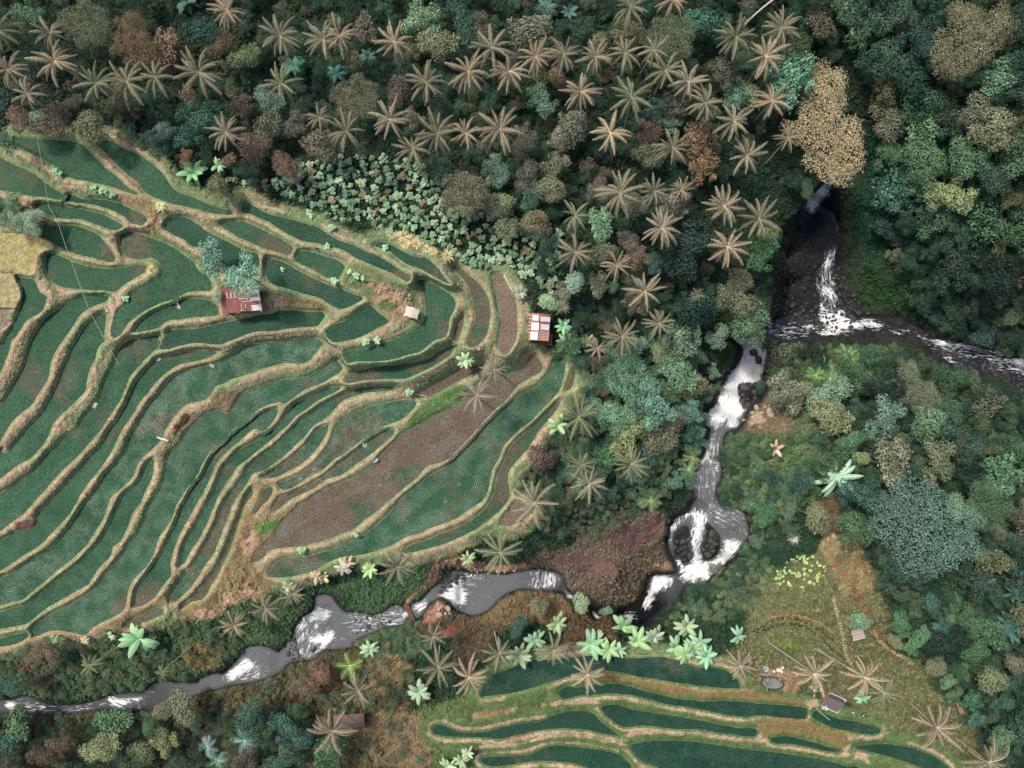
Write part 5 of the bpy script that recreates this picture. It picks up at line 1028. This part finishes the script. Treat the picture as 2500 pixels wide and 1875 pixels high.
# ------------------------------------------------------------ buildings
def frame(cs, h):
    """base empty for a roof surveyed by four corners (clockwise from upper left); returns empty, half width, half depth, ground drop"""
    P = pts(cs); c = P.mean(0); z = zat(*c)
    W_ = [np.array(wx(p[0], p[1], z+h)) for p in P]; C0 = sum(W_)/4
    u = nrm((W_[1]-W_[0])+(W_[2]-W_[3])); ang = math.atan2(u[1], u[0])
    hw = (np.linalg.norm(W_[1]-W_[0])+np.linalg.norm(W_[2]-W_[3]))/4; hd = (np.linalg.norm(W_[3]-W_[0])+np.linalg.norm(W_[2]-W_[1]))/4
    return (C0[0], C0[1], z), ang, hw, hd
def part(name, arrs, m, parent, **k): V, F = join(arrs); return mk(name, V, F, mat=m, parent=parent, **k)
def slab(x0, x1, y0, y1, zf, th=.04, wave=0, n=1):
    """roof sheet following height function zf(x,y), with corrugation along x"""
    xs = np.linspace(x0, x1, max(2, n)); V = []; 
    for y in (y0, y1):
        for k, x in enumerate(xs): V.append((x, y, zf(x, y)+(wave if k % 2 else 0)))
    m = len(xs); V += [(x, y, z-th) for x, y, z in V]
    F = [[k, k+1, m+k+1, m+k] for k in range(m-1)]+[[2*m+k, 3*m+k, 3*m+k+1, 2*m+k+1] for k in range(m-1)]
    F += [[k, 2*m+k, 2*m+k+1, k+1] for k in range(m-1)]+[[m+k, m+k+1, 3*m+k+1, 3*m+k] for k in range(m-1)]+[[0, m, 3*m, 2*m], [m-1, 3*m-1, 4*m-1, 2*m-1]]
    return np.array(V), np.array(F)
M_rust = mat('rusty_red_sheet', lin((150,98,90)), rough=.6, nscale=1.3, namt=.28, spec=.3)
M_rust2 = mat('rust_orange_sheet', lin((176,110,84)), rough=.6, nscale=2.0, namt=.3)
M_zinc = mat('bright_zinc_sheet', lin((226,222,228)), rough=.4, nscale=1.5, namt=.1, spec=.5)
M_batt = mat('pale_batten', lin((226,208,196)), rough=.8, nscale=3, namt=.15)
M_wood = mat('old_wood', lin((120,98,78)), rough=.9, nscale=4, namt=.3)
M_thatch = mat('grey_thatch', lin((132,116,118)), rough=.95, nscale=6, namt=.25, bump=.6, stretch=(8,1,1))
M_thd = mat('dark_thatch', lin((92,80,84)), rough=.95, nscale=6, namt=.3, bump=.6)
M_fray = mat('pale_frayed_straw', lin((206,190,186)), rough=.95, nscale=8, namt=.3, bump=.8)
M_tarp = mat('white_tarp', lin((222,202,190)), rough=.6, nscale=1.5, namt=.12, bump=.3, bscale=3)
def posts(t, hw, hd, h, top=None):
    for sx in (-1, 1):
        for sy in (-1, 1):
            x, y = sx*(hw-.3), sy*(hd-.3); part('post', [box_arr(x-.07, x+.07, y-.07, y+.07, -.6, (top(x, y) if top else h)-.08)], M_wood, t)
# 1 the red roofed hut
loc, ang, hw, hd = frame("Z 534,706 632,695 640,757 545,766", 2.6)
t = empty('field_hut', loc, ang); tag(t, 'hut with rusty red sheet roof and white patches under a tree', 'hut')
zf = lambda x, y: 2.7+.16*y*.9
r1 = random.Random(5); nx_ = 9
for k in range(nx_):
    a = -hw+2*hw*k/nx_; b = a+2*hw/nx_+.05
    part('roof_sheet', [slab(a, b, -hd+r1.uniform(-.12,.12), hd+r1.uniform(-.1,.1), lambda x, y, k=k: zf(x, y)+.012*(k % 2), .03, .035, 9)], M_rust, t)
for k, (a, b, c, d) in enumerate([(hw*.5, hw, -hd*.98, -hd*.55), (hw*.5, hw, -hd*.2, hd*.05), (hw*.6, hw, hd*.35, hd*.58)]):
    o = part('zinc_patch', [slab(a, b, c, d, lambda x, y: zf(x, y)+.085, .02, .03, 9)], M_zinc, t); o['label'] = 'bright bare zinc patch'
for a, b, c, d in [(-hw*.05, hw, .0, .12), (hw*.1, hw*1.02, -.55, -.45), (hw*.3, hw, .75, .85), (-hw*.65, -hw*.6, .5, 1.5), (-hw*.45, -hw*.4, .45, 1.4), (-hw*.28, -hw*.23, .5, 1.4), (-hw*.7, -hw*.1, .38, .46), (0, .1, -1.9, -.8), (hw*.2, hw*.23, -1.7, -.9), (hw*.93, hw*.97, -hd*1.1, hd*1.1), (-hw*.1, hw*.1, -2.1, -2.0)]:
    part('batten', [slab(a, b, c, d, lambda x, y: zf(x, y)+.15, .05)], M_batt, t)
posts(t, hw, hd, 2.6, zf); part('wall', [box_arr(-hw+.3, hw-.3, hd-.4, hd-.3, -.4, 2.5), box_arr(-hw+.25, -hw+.33, -hd+.4, hd-.45, -.4, 2.2)], M_wood, t)
# 2 the striped red and white roof
loc, ang, hw, hd = frame("Z 1289,764 1344,767 1340,833 1293,829", 2.6)
t = empty('field_hut', loc, ang); tag(t, 'small hut with striped red and white gable roof at the forest edge', 'hut')
gz = lambda x, y: 3.0-.28*abs(x+.1)
r1 = random.Random(8)
for side, (a, b) in enumerate(((-hw, -.1), (-.1, hw))):
    ys = np.linspace(hd, -hd, 6)
    for k in range(5): part('roof_sheet', [slab(a, b, ys[k+1]-.06, ys[k], lambda x, y, k=k: gz(x, y)+.01*k, .03)], M_rust if k % 2 else M_rust2, t)
for a, b, c, d in [(-hw*.7, -.25, .45*hd, .86*hd), (.1, hw, .42*hd, .78*hd), (-hw*.75, .1, -.28*hd, .3*hd), (.25, hw*.95, -.2*hd, .22*hd), (-hw*.8, -.2, -hd*.98, -.38*hd)]:
    b2 = min(b, -.12) if a < 0 else b
    o = part('zinc_sheet', [slab(a, b2, c, d, lambda x, y: gz(x, y)+.09, .02)], M_zinc, t); o['label'] = 'white zinc sheet'
for k in range(6): part('batten', [slab(.05, hw, -hd*.35-.3*k, -hd*.35-.3*k+.1, lambda x, y: gz(x, y)+.1, .04)], M_batt, t)
for k in range(6): part('batten', [slab(-hw-.1, -hw*.72, hd*.8-.65*k, hd*.8-.65*k+.09, lambda x, y: gz(x, y)+.1, .04)], M_batt, t)
posts(t, hw, hd, 2.4, gz); part('wall', [box_arr(-hw+.35, hw-.35, hd-.5, hd-.4, -.4, 2.3), box_arr(-hw+.35, hw-.35, -hd+.4, -hd+.5, -.4, 2.3)], M_wood, t)
part('lower_roof', [slab(-hw*.3, hw*1.35, -hd*1.25, -hd*.4, lambda x, y: 1.5-.1*x, .05)], mat('brown_leaf_roof', lin((112,78,66)), rough=.9, nscale=5, namt=.4, bump=.6), t)
# 3 the tarpaulin shelter
loc, ang, hw, hd = frame("Z 991,746 1027,756 1016,779 987,770", 1.8)
t = empty('shelter', loc, ang); tag(t, 'small shelter with whitish tarpaulin roof in the bare yard', 'shelter')
gx_, gy_ = np.meshgrid(np.linspace(-1, 1, 9), np.linspace(-1, 1, 7)); zt = 2.0-.35*np.abs(gx_)**1.5-.12*np.sin(gy_*6+gx_*4)*.6
V = np.stack([gx_*hw*(1+.05*np.sin(gy_*5)), gy_*hd*(1+.06*np.cos(gx_*6)), zt], -1).reshape(-1, 3); ii = np.arange(63).reshape(7, 9)
o = mk('tarpaulin', V, np.stack([ii[:-1, :-1], ii[:-1, 1:], ii[1:, 1:], ii[1:, :-1]], -1).reshape(-1, 4), mat=M_tarp, parent=t, smooth_=True)
posts(t, hw, hd, 1.75)
part('ridge_pole', [box_arr(-.04, .04, -hd-.2, hd+.2, 1.88, 1.96)], M_wood, t)
# 4 the thatched hut by the pond
loc, ang, hw, hd = frame("Z 2023,1684 2064,1705 2050,1746 2004,1729", 2.2)
t = empty('thatched_hut', loc, ang); tag(t, 'hut with purplish grey thatch roof and frayed white edges', 'hut')
tz = lambda x, y: 2.9-.45*abs(y-hd*.45)
part('roof_slope', [slab(-hw*.9, hw*.9, -hd*.86, hd*.45, tz, .12)], M_thatch, t)
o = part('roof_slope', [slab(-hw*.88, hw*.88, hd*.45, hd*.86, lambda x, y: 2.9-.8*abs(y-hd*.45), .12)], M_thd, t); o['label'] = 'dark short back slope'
def fray(x0, y0, x1, y1, z0, z1, sd, wd=.42):
    r = random.Random(sd); A = []; n = int(math.hypot(x1-x0, y1-y0)/.16)+1; nx, ny = (y1-y0), -(x1-x0); q = math.hypot(nx, ny); nx, ny = nx/q, ny/q
    for k in range(n):
        u = (k+.5)/n; x, y, z = x0+(x1-x0)*u, y0+(y1-y0)*u, z0+(z1-z0)*u; L = wd*r.uniform(.6, 1.2); s = .1
        ex, ey = (x1-x0)/q*s, (y1-y0)/q*s
        V = np.array([(x-ex-nx*.12, y-ey-ny*.12, z+.08), (x+ex-nx*.12, y+ey-ny*.12, z+.08), (x+ex+nx*L, y+ey+ny*L, z-.12), (x-ex+nx*L, y-ey+ny*L, z-.12),
                      (x-ex, y-ey, z-.04), (x+ex, y+ey, z-.04), (x+ex+nx*L, y+ey+ny*L, z-.2), (x-ex+nx*L, y-ey+ny*L, z-.2)])
        A.append((V+np.array([0, 0, r.uniform(0, .03)]), np.array([[0,1,2,3],[7,6,5,4],[3,2,6,7],[0,3,7,4],[1,5,6,2]])))
    return A
a_, b_ = hw*.9, hd*.86
part('frayed_edge', fray(a_, -b_, -a_, -b_, tz(0, -b_), tz(0, -b_), 1, .5), M_fray, t); part('frayed_edge', fray(-a_, b_, a_, b_, 2.4, 2.4, 2, .5), M_fray, t)
part('frayed_edge', fray(-a_, -b_, -a_, b_, tz(0, -b_), 2.6, 3, .2), M_fray, t); part('frayed_edge', fray(a_, b_, a_, -b_, 2.6, tz(0, -b_), 4, .3), M_fray, t)
posts(t, hw*.9, hd*.9, 1.9); part('floor', [box_arr(-hw*.8, hw*.8, -hd*.75, hd*.75, .1, .22)], M_wood, t)
# 5 the wooden lean-to
loc, ang, hw, hd = frame("Z 2074,1536 2103,1533 2116,1555 2086,1568", 2.0)
t = empty('lean_to', loc, ang); tag(t, 'small lean-to with pale plank roof beside the long stone stair', 'lean-to')
lz = lambda x, y: 2.1+.15*y; M_plk = mat('pale_planks', lin((196,180,172)), rough=.9, nscale=3, namt=.35, stretch=(1, 6, 1))
for k in range(4):
    y0 = -hd+2*hd*k/4; part('roof_plank', [slab(-hw+.05*(k % 2), hw-.04*k, y0, y0+2*hd/4-.08, lambda x, y, k=k: lz(x, y)+.03*(k % 2), .05)], M_plk, t)
posts(t, hw, hd, 1.9, lz); part('pole', [tube_arr([(-hw-.8, -hd-.35, 1.8), (hw*.9, -hd-.1, 1.9)], [.05, .04], 6)], M_wood, t)
# 6 the grey lean-to roof
loc, ang, hw, hd = frame("Z 812,1744 890,1740 890,1777 818,1780", 2.2)
t = empty('lean_to', loc, ang); tag(t, 'lean-to with grey brown leaf roof half hidden behind a palm', 'lean-to')
M_lr = mat('grey_brown_leaf_roof', lin((138,116,106)), rough=.95, nscale=3, namt=.3, bump=.5, stretch=(5, 1, 1))
part('roof_slope', [slab(-hw, hw, -hd*.35, hd, lambda x, y: 2.5-.12*(hd-y), .08)], M_lr, t); part('roof_slope', [slab(-hw*.9, hw, -hd, -hd*.35+.1, lambda x, y: 2.1-.3*(-hd*.35-y), .08)], M_lr, t)
posts(t, hw, hd, 1.7)
# 7 small shed at the wood edge
loc, ang, hw, hd = frame("Z 2333,1716 2341,1713 2354,1742 2346,1745", 2)
t = empty('shed', loc, ang); tag(t, 'tiny shed with narrow reddish plank roof at the wood edge', 'shed')
part('roof', [slab(-hw*1.3, hw*1.3, -hd, hd, lambda x, y: 2.1+.1*x, .06)], mat('reddish_planks', lin((160,124,112)), rough=.9, nscale=4, namt=.3), t); posts(t, hw*1.3, hd, 1.8)
# ------------------------------------------------------------ footbridge, poles, trunks, spouts, wire
def log(q, label, cat, name, r, m, z0=.1, z1=.1, n=8, taper=.6, bend=0.0):
    P = pts(q); L = []
    for i, p in enumerate(P): u = i/(len(P)-1); z = zat(*p)+z0+(z1-z0)*u; L.append((*wx(p[0], p[1], z), z))
    L = np.array(L); b = L[0].copy(); V, F = tube_arr(L-b, [r*(1-(1-taper)*i/(len(P)-1)) for i in range(len(P))], n)
    o = mk(name, V, F, mat=m, smooth_=True); o.location = b; return tag(o, label, cat)
x, y = pts("J 1265,455")[0]; X, Y, z = on(x, y); A_, B_ = on(*pts("J 1238,395")[0]), on(*pts("J 1290,512")[0]); zb = max(A_[2], B_[2])+.35
t = empty('footbridge', (X, Y, zb)); tag(t, 'narrow footbridge of brown logs across the little stream', 'footbridge')
dv = Vector((B_[0]-A_[0], B_[1]-A_[1], 0)); nv = Vector((-dv.y, dv.x, 0)).normalized(); c0 = Vector(((A_[0]+B_[0])/2-X, (A_[1]+B_[1])/2-Y, 0))
for k in range(5):
    o_ = nv*(k-2)*.2; a, b = c0-dv*.55+o_, c0+dv*.55+o_
    part('log', [tube_arr([tuple(a), tuple(b)], [.09, .08], 7)], mat('brown_log', lin((132,98,78)), rough=.9, nscale=4, namt=.3) if k == 0 else bpy.data.materials['brown_log'], t)
for s in (-.45, .45): a, b = c0+dv*s-nv*.55, c0+dv*s+nv*.55; part('cross_bar', [tube_arr([(a.x, a.y, .1), (b.x, b.y, .1)], [.05, .05], 6)], M_wood, t)
M_bone = mat('bleached_wood', lin((206,198,180)), rough=.8, nscale=3, namt=.15)
log("V 1252,-6 1200,35 1160,70 1120,110", 'long pale leafless trunk slanting above the palms near the top edge', 'tree trunk', 'bare_trunk', .22, M_bone, 9, 11)
log("A 230,1420 270,1432 320,1447", 'thin brown pole lying in the small left paddy', 'pole', 'pole', .07, M_wood)
log("E 1465,135 1500,140 1560,150", 'thin white pole across the dark narrow paddy', 'pole', 'pole', .09, M_white, .4, .4)
log("N 412,795 440,840 470,900 482,922", 'thin white pipe along the right edge of the brown paddy', 'pipe', 'pipe', .09, M_white, .5, .5, taper=1)
log("H 608,1190 640,1230 680,1260 715,1290", 'curved pale pole leaning in the paddy below the thatched hut', 'pole', 'pole', .1, M_bone, .2, .2)
log("H 625,735 700,800 775,870", 'short pale fallen pole beside the leaning palm trunk', 'pole', 'pole', .1, M_bone, .5, .2)
log("H 180,930 232,948", 'short whitish plank above the small garden pond', 'plank', 'plank', .16, M_bone)
log("H 160,875 210,925", 'pale branch by the round blue white basin', 'branch', 'branch', .13, M_bone)
log("K 1300,830 1320,900 1325,1030", 'long dark fallen trunk on the gravel under the west cliff', 'tree trunk', 'fallen_trunk', .16, M_wood, .4, .4)
log("K 1300,1100 1350,1165", 'short dark fallen branch on the gravel at the confluence', 'branch', 'branch', .1, M_wood, .3, .3)
for q, l in (("J 100,1040 180,960 290,895", 'longest bamboo pole leaning over the pool edge at the lower left'), ("J 120,1055 200,1010 270,990", 'lower short bamboo pole at the pool edge at the lower left'), ("J 150,1010 230,960 280,955", 'upper short bamboo pole at the pool edge at the lower left')):
    log(q, l, 'pole', 'bamboo_pole', .08, M_wood, .3, .8)
# white paddle shaped pipe end
log("B 1298,1190 1270,1180 1240,1172 1212,1160", 'thick white pipe jutting into the striped paddy', 'pipe', 'water_pipe', .2, M_white, .5, .45, taper=.7)
def splash(q, r, desc, pipe=None):
    x, y = pts(q)[0]; X, Y, z = on(x, y); i = int(FID[cell(x, y)]); z = (FIELDS[i][0] if 0 <= i < 100 else z)+.05
    t = empty('water_spout', (X, Y, z)); R = r*.08; t['category'] = 'water spout'
    a = np.arange(14)*2*math.pi/14; rr = R*np.array([rnd.uniform(.6, 1.1) for _ in a]); V = [(0, 0, .1)]+[(rr[k]*math.cos(a[k]), rr[k]*math.sin(a[k]), .02) for k in range(14)]
    me = bpy.data.meshes.new('splash'); me.from_pydata(V, [], [[0, k+1, (k+1) % 14+1] for k in range(14)]); me.materials.append(M_spl); o = bpy.data.objects.new('splash', me); COL.objects.link(o); o.parent = t
    p = pts(pipe)[0]; px_ = Vector((*wx(p[0], p[1], z+.5), z+.5))-Vector((X, Y, z)); V, F = tube_arr([tuple(px_), tuple(px_*.25+Vector((0, 0, .35)))], [.08, .07], 7); mk('spout_pipe', V, F, mat=M_batt, parent=t)
    THINGS.append((t, desc, x, y))
M_spl = mat('churned_water', lin((176,174,176)), rough=.4, nscale=4, namt=.2)
for q, p, r in (("B 830,175","B 808,150",7),("B 730,912","B 668,880",9),("B 1215,550","B 1190,535",9),("B 1640,610","B 1625,590",6),("E 1078,525","E 1060,510",7),("E 1155,645","E 1120,610",9),("B 1385,158","B 1370,125",6),("E 1015,1225","E 990,1200",6)): splash(q, r, 'small water spout splashing into a paddy', p)
# the sagging wire over the upper paddies
Wq = pts("A 270,20 300,180 330,380 355,520 378,650 440,750 510,960 590,1180 690,1450 800,1655 B 915,598"); zz_ = np.interp(np.arange(11), [0, 4, 10], [12, 9.5, 6.5])
Lw = np.array([(*wx(p[0], p[1], z_), z_) for p, z_ in zip(Wq, zz_)]); V, F = tube_arr(Lw, [.035]*11, 5); o = mk('wire', V, F, mat=mat('wire', lin((196,192,170)), rough=.6, namt=0)); tag(o, 'thin pale sagging wire strung over the upper left paddies', 'wire')
# bundles and garden pieces
def blob(q, name, label, cat, parts_, rz=0):
    x, y = pts(q)[0]; X, Y, z = on(x, y); t = empty(name, (X, Y, z), rz); tag(t, label, cat)
    for nm, c, (dx, dy, dz), (a, b, c_) in parts_:
        o = inst(nm, RK[len(nm) % 5].copy(), t, (dx, dy, dz), (0,0,0), (a, b, c_)); o.data.materials[0] = mat(nm+'_cloth', lin(c), rough=.7, nscale=5, namt=.1)
blob("D 708,436", 'cloth_bundle', 'dark blue bundle with a white bag on the paddy path', 'bundle', [('bundle', (40,44,60), (0,0,.2), (.42,.26,.35)), ('white_bag', (226,224,218), (.1,-.24,.1), (.2,.08,.12))])
blob("H 960,1245", 'cloth_bundle', 'dark blue bundle with a white patch right of the pond hut', 'bundle', [('bundle', (36,42,62), (0,0,.2), (.42,.32,.35)), ('white_bag', (206,222,226), (.1,-.05,.42), (.14,.2,.1))], .3)
blob("H 995,1262", 'cloth_bundle', 'smaller dark bundle with pale cloth at the far right of the pair', 'bundle', [('bundle', (40,52,80), (0,0,.2), (.32,.26,.3)), ('white_bag', (196,212,210), (.15,-.12,.3), (.2,.12,.12))])
blob("H 640,1165", 'laundry', 'pale blue cloths heaped at the left corner of the thatched hut', 'laundry', [('blue_cloth', (176,206,214), (0,.2,2.0), (.7,.35,.12)), ('white_cloth', (214,220,220), (.3,-.25,2.05), (.5,.3,.1))], .5)
blob("H 892,1235", 'crate_stack', 'small pale stone block pile just right of the pond hut', 'blocks', [('block', (204,180,160), (0,.1,.15), (.34,.3,.3)), ('small_block', (186,164,140), (.2,-.5,.1), (.24,.2,.2))])
x, y = pts("H 268,1002")[0]; X, Y, z = on(x, y); P = ell(0, 0, 1, 1, 0, 32)
t = empty('garden_pond', (X, Y, z+.1), -.12); tag(t, 'oval grey garden pond with a rim of small stones', 'pond')
V = [(0, 0, .12)]+[(p[0]*2.15, p[1]*1.1, .12) for p in P]; me = bpy.data.meshes.new('pond_water'); me.from_pydata([tuple(map(float, v)) for v in V], [], [[0, k+1, (k+1) % 32+1] for k in range(32)])
me.materials.append(mat('pond_water', lin((138,138,140)), rough=.25, nscale=1.5, namt=.06, spec=.5)); o = bpy.data.objects.new('pond_water', me); COL.objects.link(o); o.parent = t
A = []
for k in range(26):
    a = k*2*math.pi/26; cx, cy = 2.3*math.cos(a), 1.25*math.sin(a); A.append(box_arr(cx-.15, cx+.15, cy-.13, cy+.13, -.25, .2+.05*(k % 3)))
part('stone_rim', A, mat('rim_stone', lin((74,78,66)), rough=.9, nscale=3, namt=.3), t)
x, y = pts("H 215,890")[0]; X, Y, z = on(x, y); t = empty('basin', (X, Y, z)); tag(t, 'round pale blue basin with a darker centre above the pond', 'basin')
def disc(name, r, h, c, parent, z0=0):
    V, F = tube_arr([(0,0,z0), (0,0,z0+h), (0,0,z0+h)], [r, r, .01], 20); mk(name, V, F, mat=mat(name+'_paint', lin(c), rough=.5, namt=.05), parent=parent)
disc('rim', .56, .4, (200,210,220), t); disc('inner_ring', .3, .05, (120,130,146), t, .4); disc('centre', .12, .08, (190,196,204), t, .45)
x, y = pts("H 312,893")[0]; X, Y, z = on(x, y); t = empty('ornamental_table', (X, Y, z)); tag(t, 'pinkish white scalloped garden table between round stools', 'table')
a = np.linspace(0, 2*math.pi, 49)[:-1]; rr = .52*(1+.16*np.cos(a*8)); V = [(0, 0, .7)]+[(r_*math.cos(q)*1.2, r_*math.sin(q)*.75, .7) for r_, q in zip(rr, a)]+[(r_*math.cos(q)*1.2, r_*math.sin(q)*.75, .62) for r_, q in zip(rr, a)]
me = bpy.data.meshes.new('table_top'); me.from_pydata([tuple(map(float, v)) for v in V], [], [[0, k+1, (k+1) % 48+1] for k in range(48)]+[[k+1, k+49, (k+1) % 48+49, (k+1) % 48+1] for k in range(48)]); me.materials.append(mat('table_paint', lin((236,212,204)), rough=.6, namt=.08)); o = bpy.data.objects.new('table_top', me); COL.objects.link(o); o.parent = t
part('leg', [tube_arr([(0,0,0), (0,0,.62)], [.2, .16], 10)], M_prock, t)
for q, l in (("H 278,908", 'round white stool lower left of the scalloped garden table'), ("H 338,912", 'round white stool lower right of the scalloped garden table'), ("H 345,880", 'round white stool upper right of the scalloped garden table')):
    x, y = pts(q)[0]; X, Y, z = on(x, y); V, F = tube_arr([(0,0,0), (0,0,.42), (0,0,.45), (0,0,.45)], [.2, .26, .24, .01], 12); o = mk('stool', V, F, mat=M_white, smooth_=False); o.location = (X, Y, z); tag(o, l, 'stool')

# ------------------------------------------------------------ labels that single out each plant
LM = [('the red roofed hut',588,722),('the striped red white roof',1317,798),('the tarpaulin shelter',1007,762),('the golden tree',2043,287),('the dark gorge fall',1980,480),('the tall white fall',1810,930),
 ('the huge blue grey tree',2290,1310),('the thatched pond hut',2035,1720),('the plank lean-to',2095,1550),('the foaming pool',1105,1440),('the log footbridge',1000,1500),('the gorge confluence',2050,790),('the twin falls',1690,1340),
 ('the grey leaf-roofed lean-to',857,1765),('the top left corner',0,0),('the top right corner',2500,0),('the bottom left corner',0,1875),('the bottom right corner',2500,1875),('the narrow top edge fall',2075,30),
 ('the middle of the top edge',1250,0),('the garden pond',1884,1666),('the twin cascades',780,1530),('the white stone row',670,510),('the brown crescent paddy',1240,760),('the dry yellow field',80,610),('the middle of the right edge',2500,940),('the top left paddy',120,370)]
DIR = ['right of', 'above right of', 'above', 'above left of', 'left of', 'below left of', 'below', 'below right of']
ORD = ['nearest', 'second nearest', 'third nearest', 'fourth nearest', 'fifth nearest', 'sixth nearest', 'seventh nearest', 'eighth nearest', 'ninth nearest']
bk = {}
for o, d, x, y in THINGS:
    L = min(LM, key=lambda l: math.hypot(l[1]-x, l[2]-y)); a = math.degrees(math.atan2(L[2]-y, x-L[1])) % 360
    bk.setdefault((d, L[0], DIR[int((a+22.5)//45) % 8]), []).append((math.hypot(L[1]-x, L[2]-y), o))
for (d, l, dr), v in bk.items():
    v.sort(key=lambda q: q[0])
    for k, (_, o) in enumerate(v):
        s = '%s %s %s' % (d, dr, l) if len(v) == 1 else '%s, %s one %s %s' % (d, ORD[min(k, 8)], dr, l)
        o['label'] = s
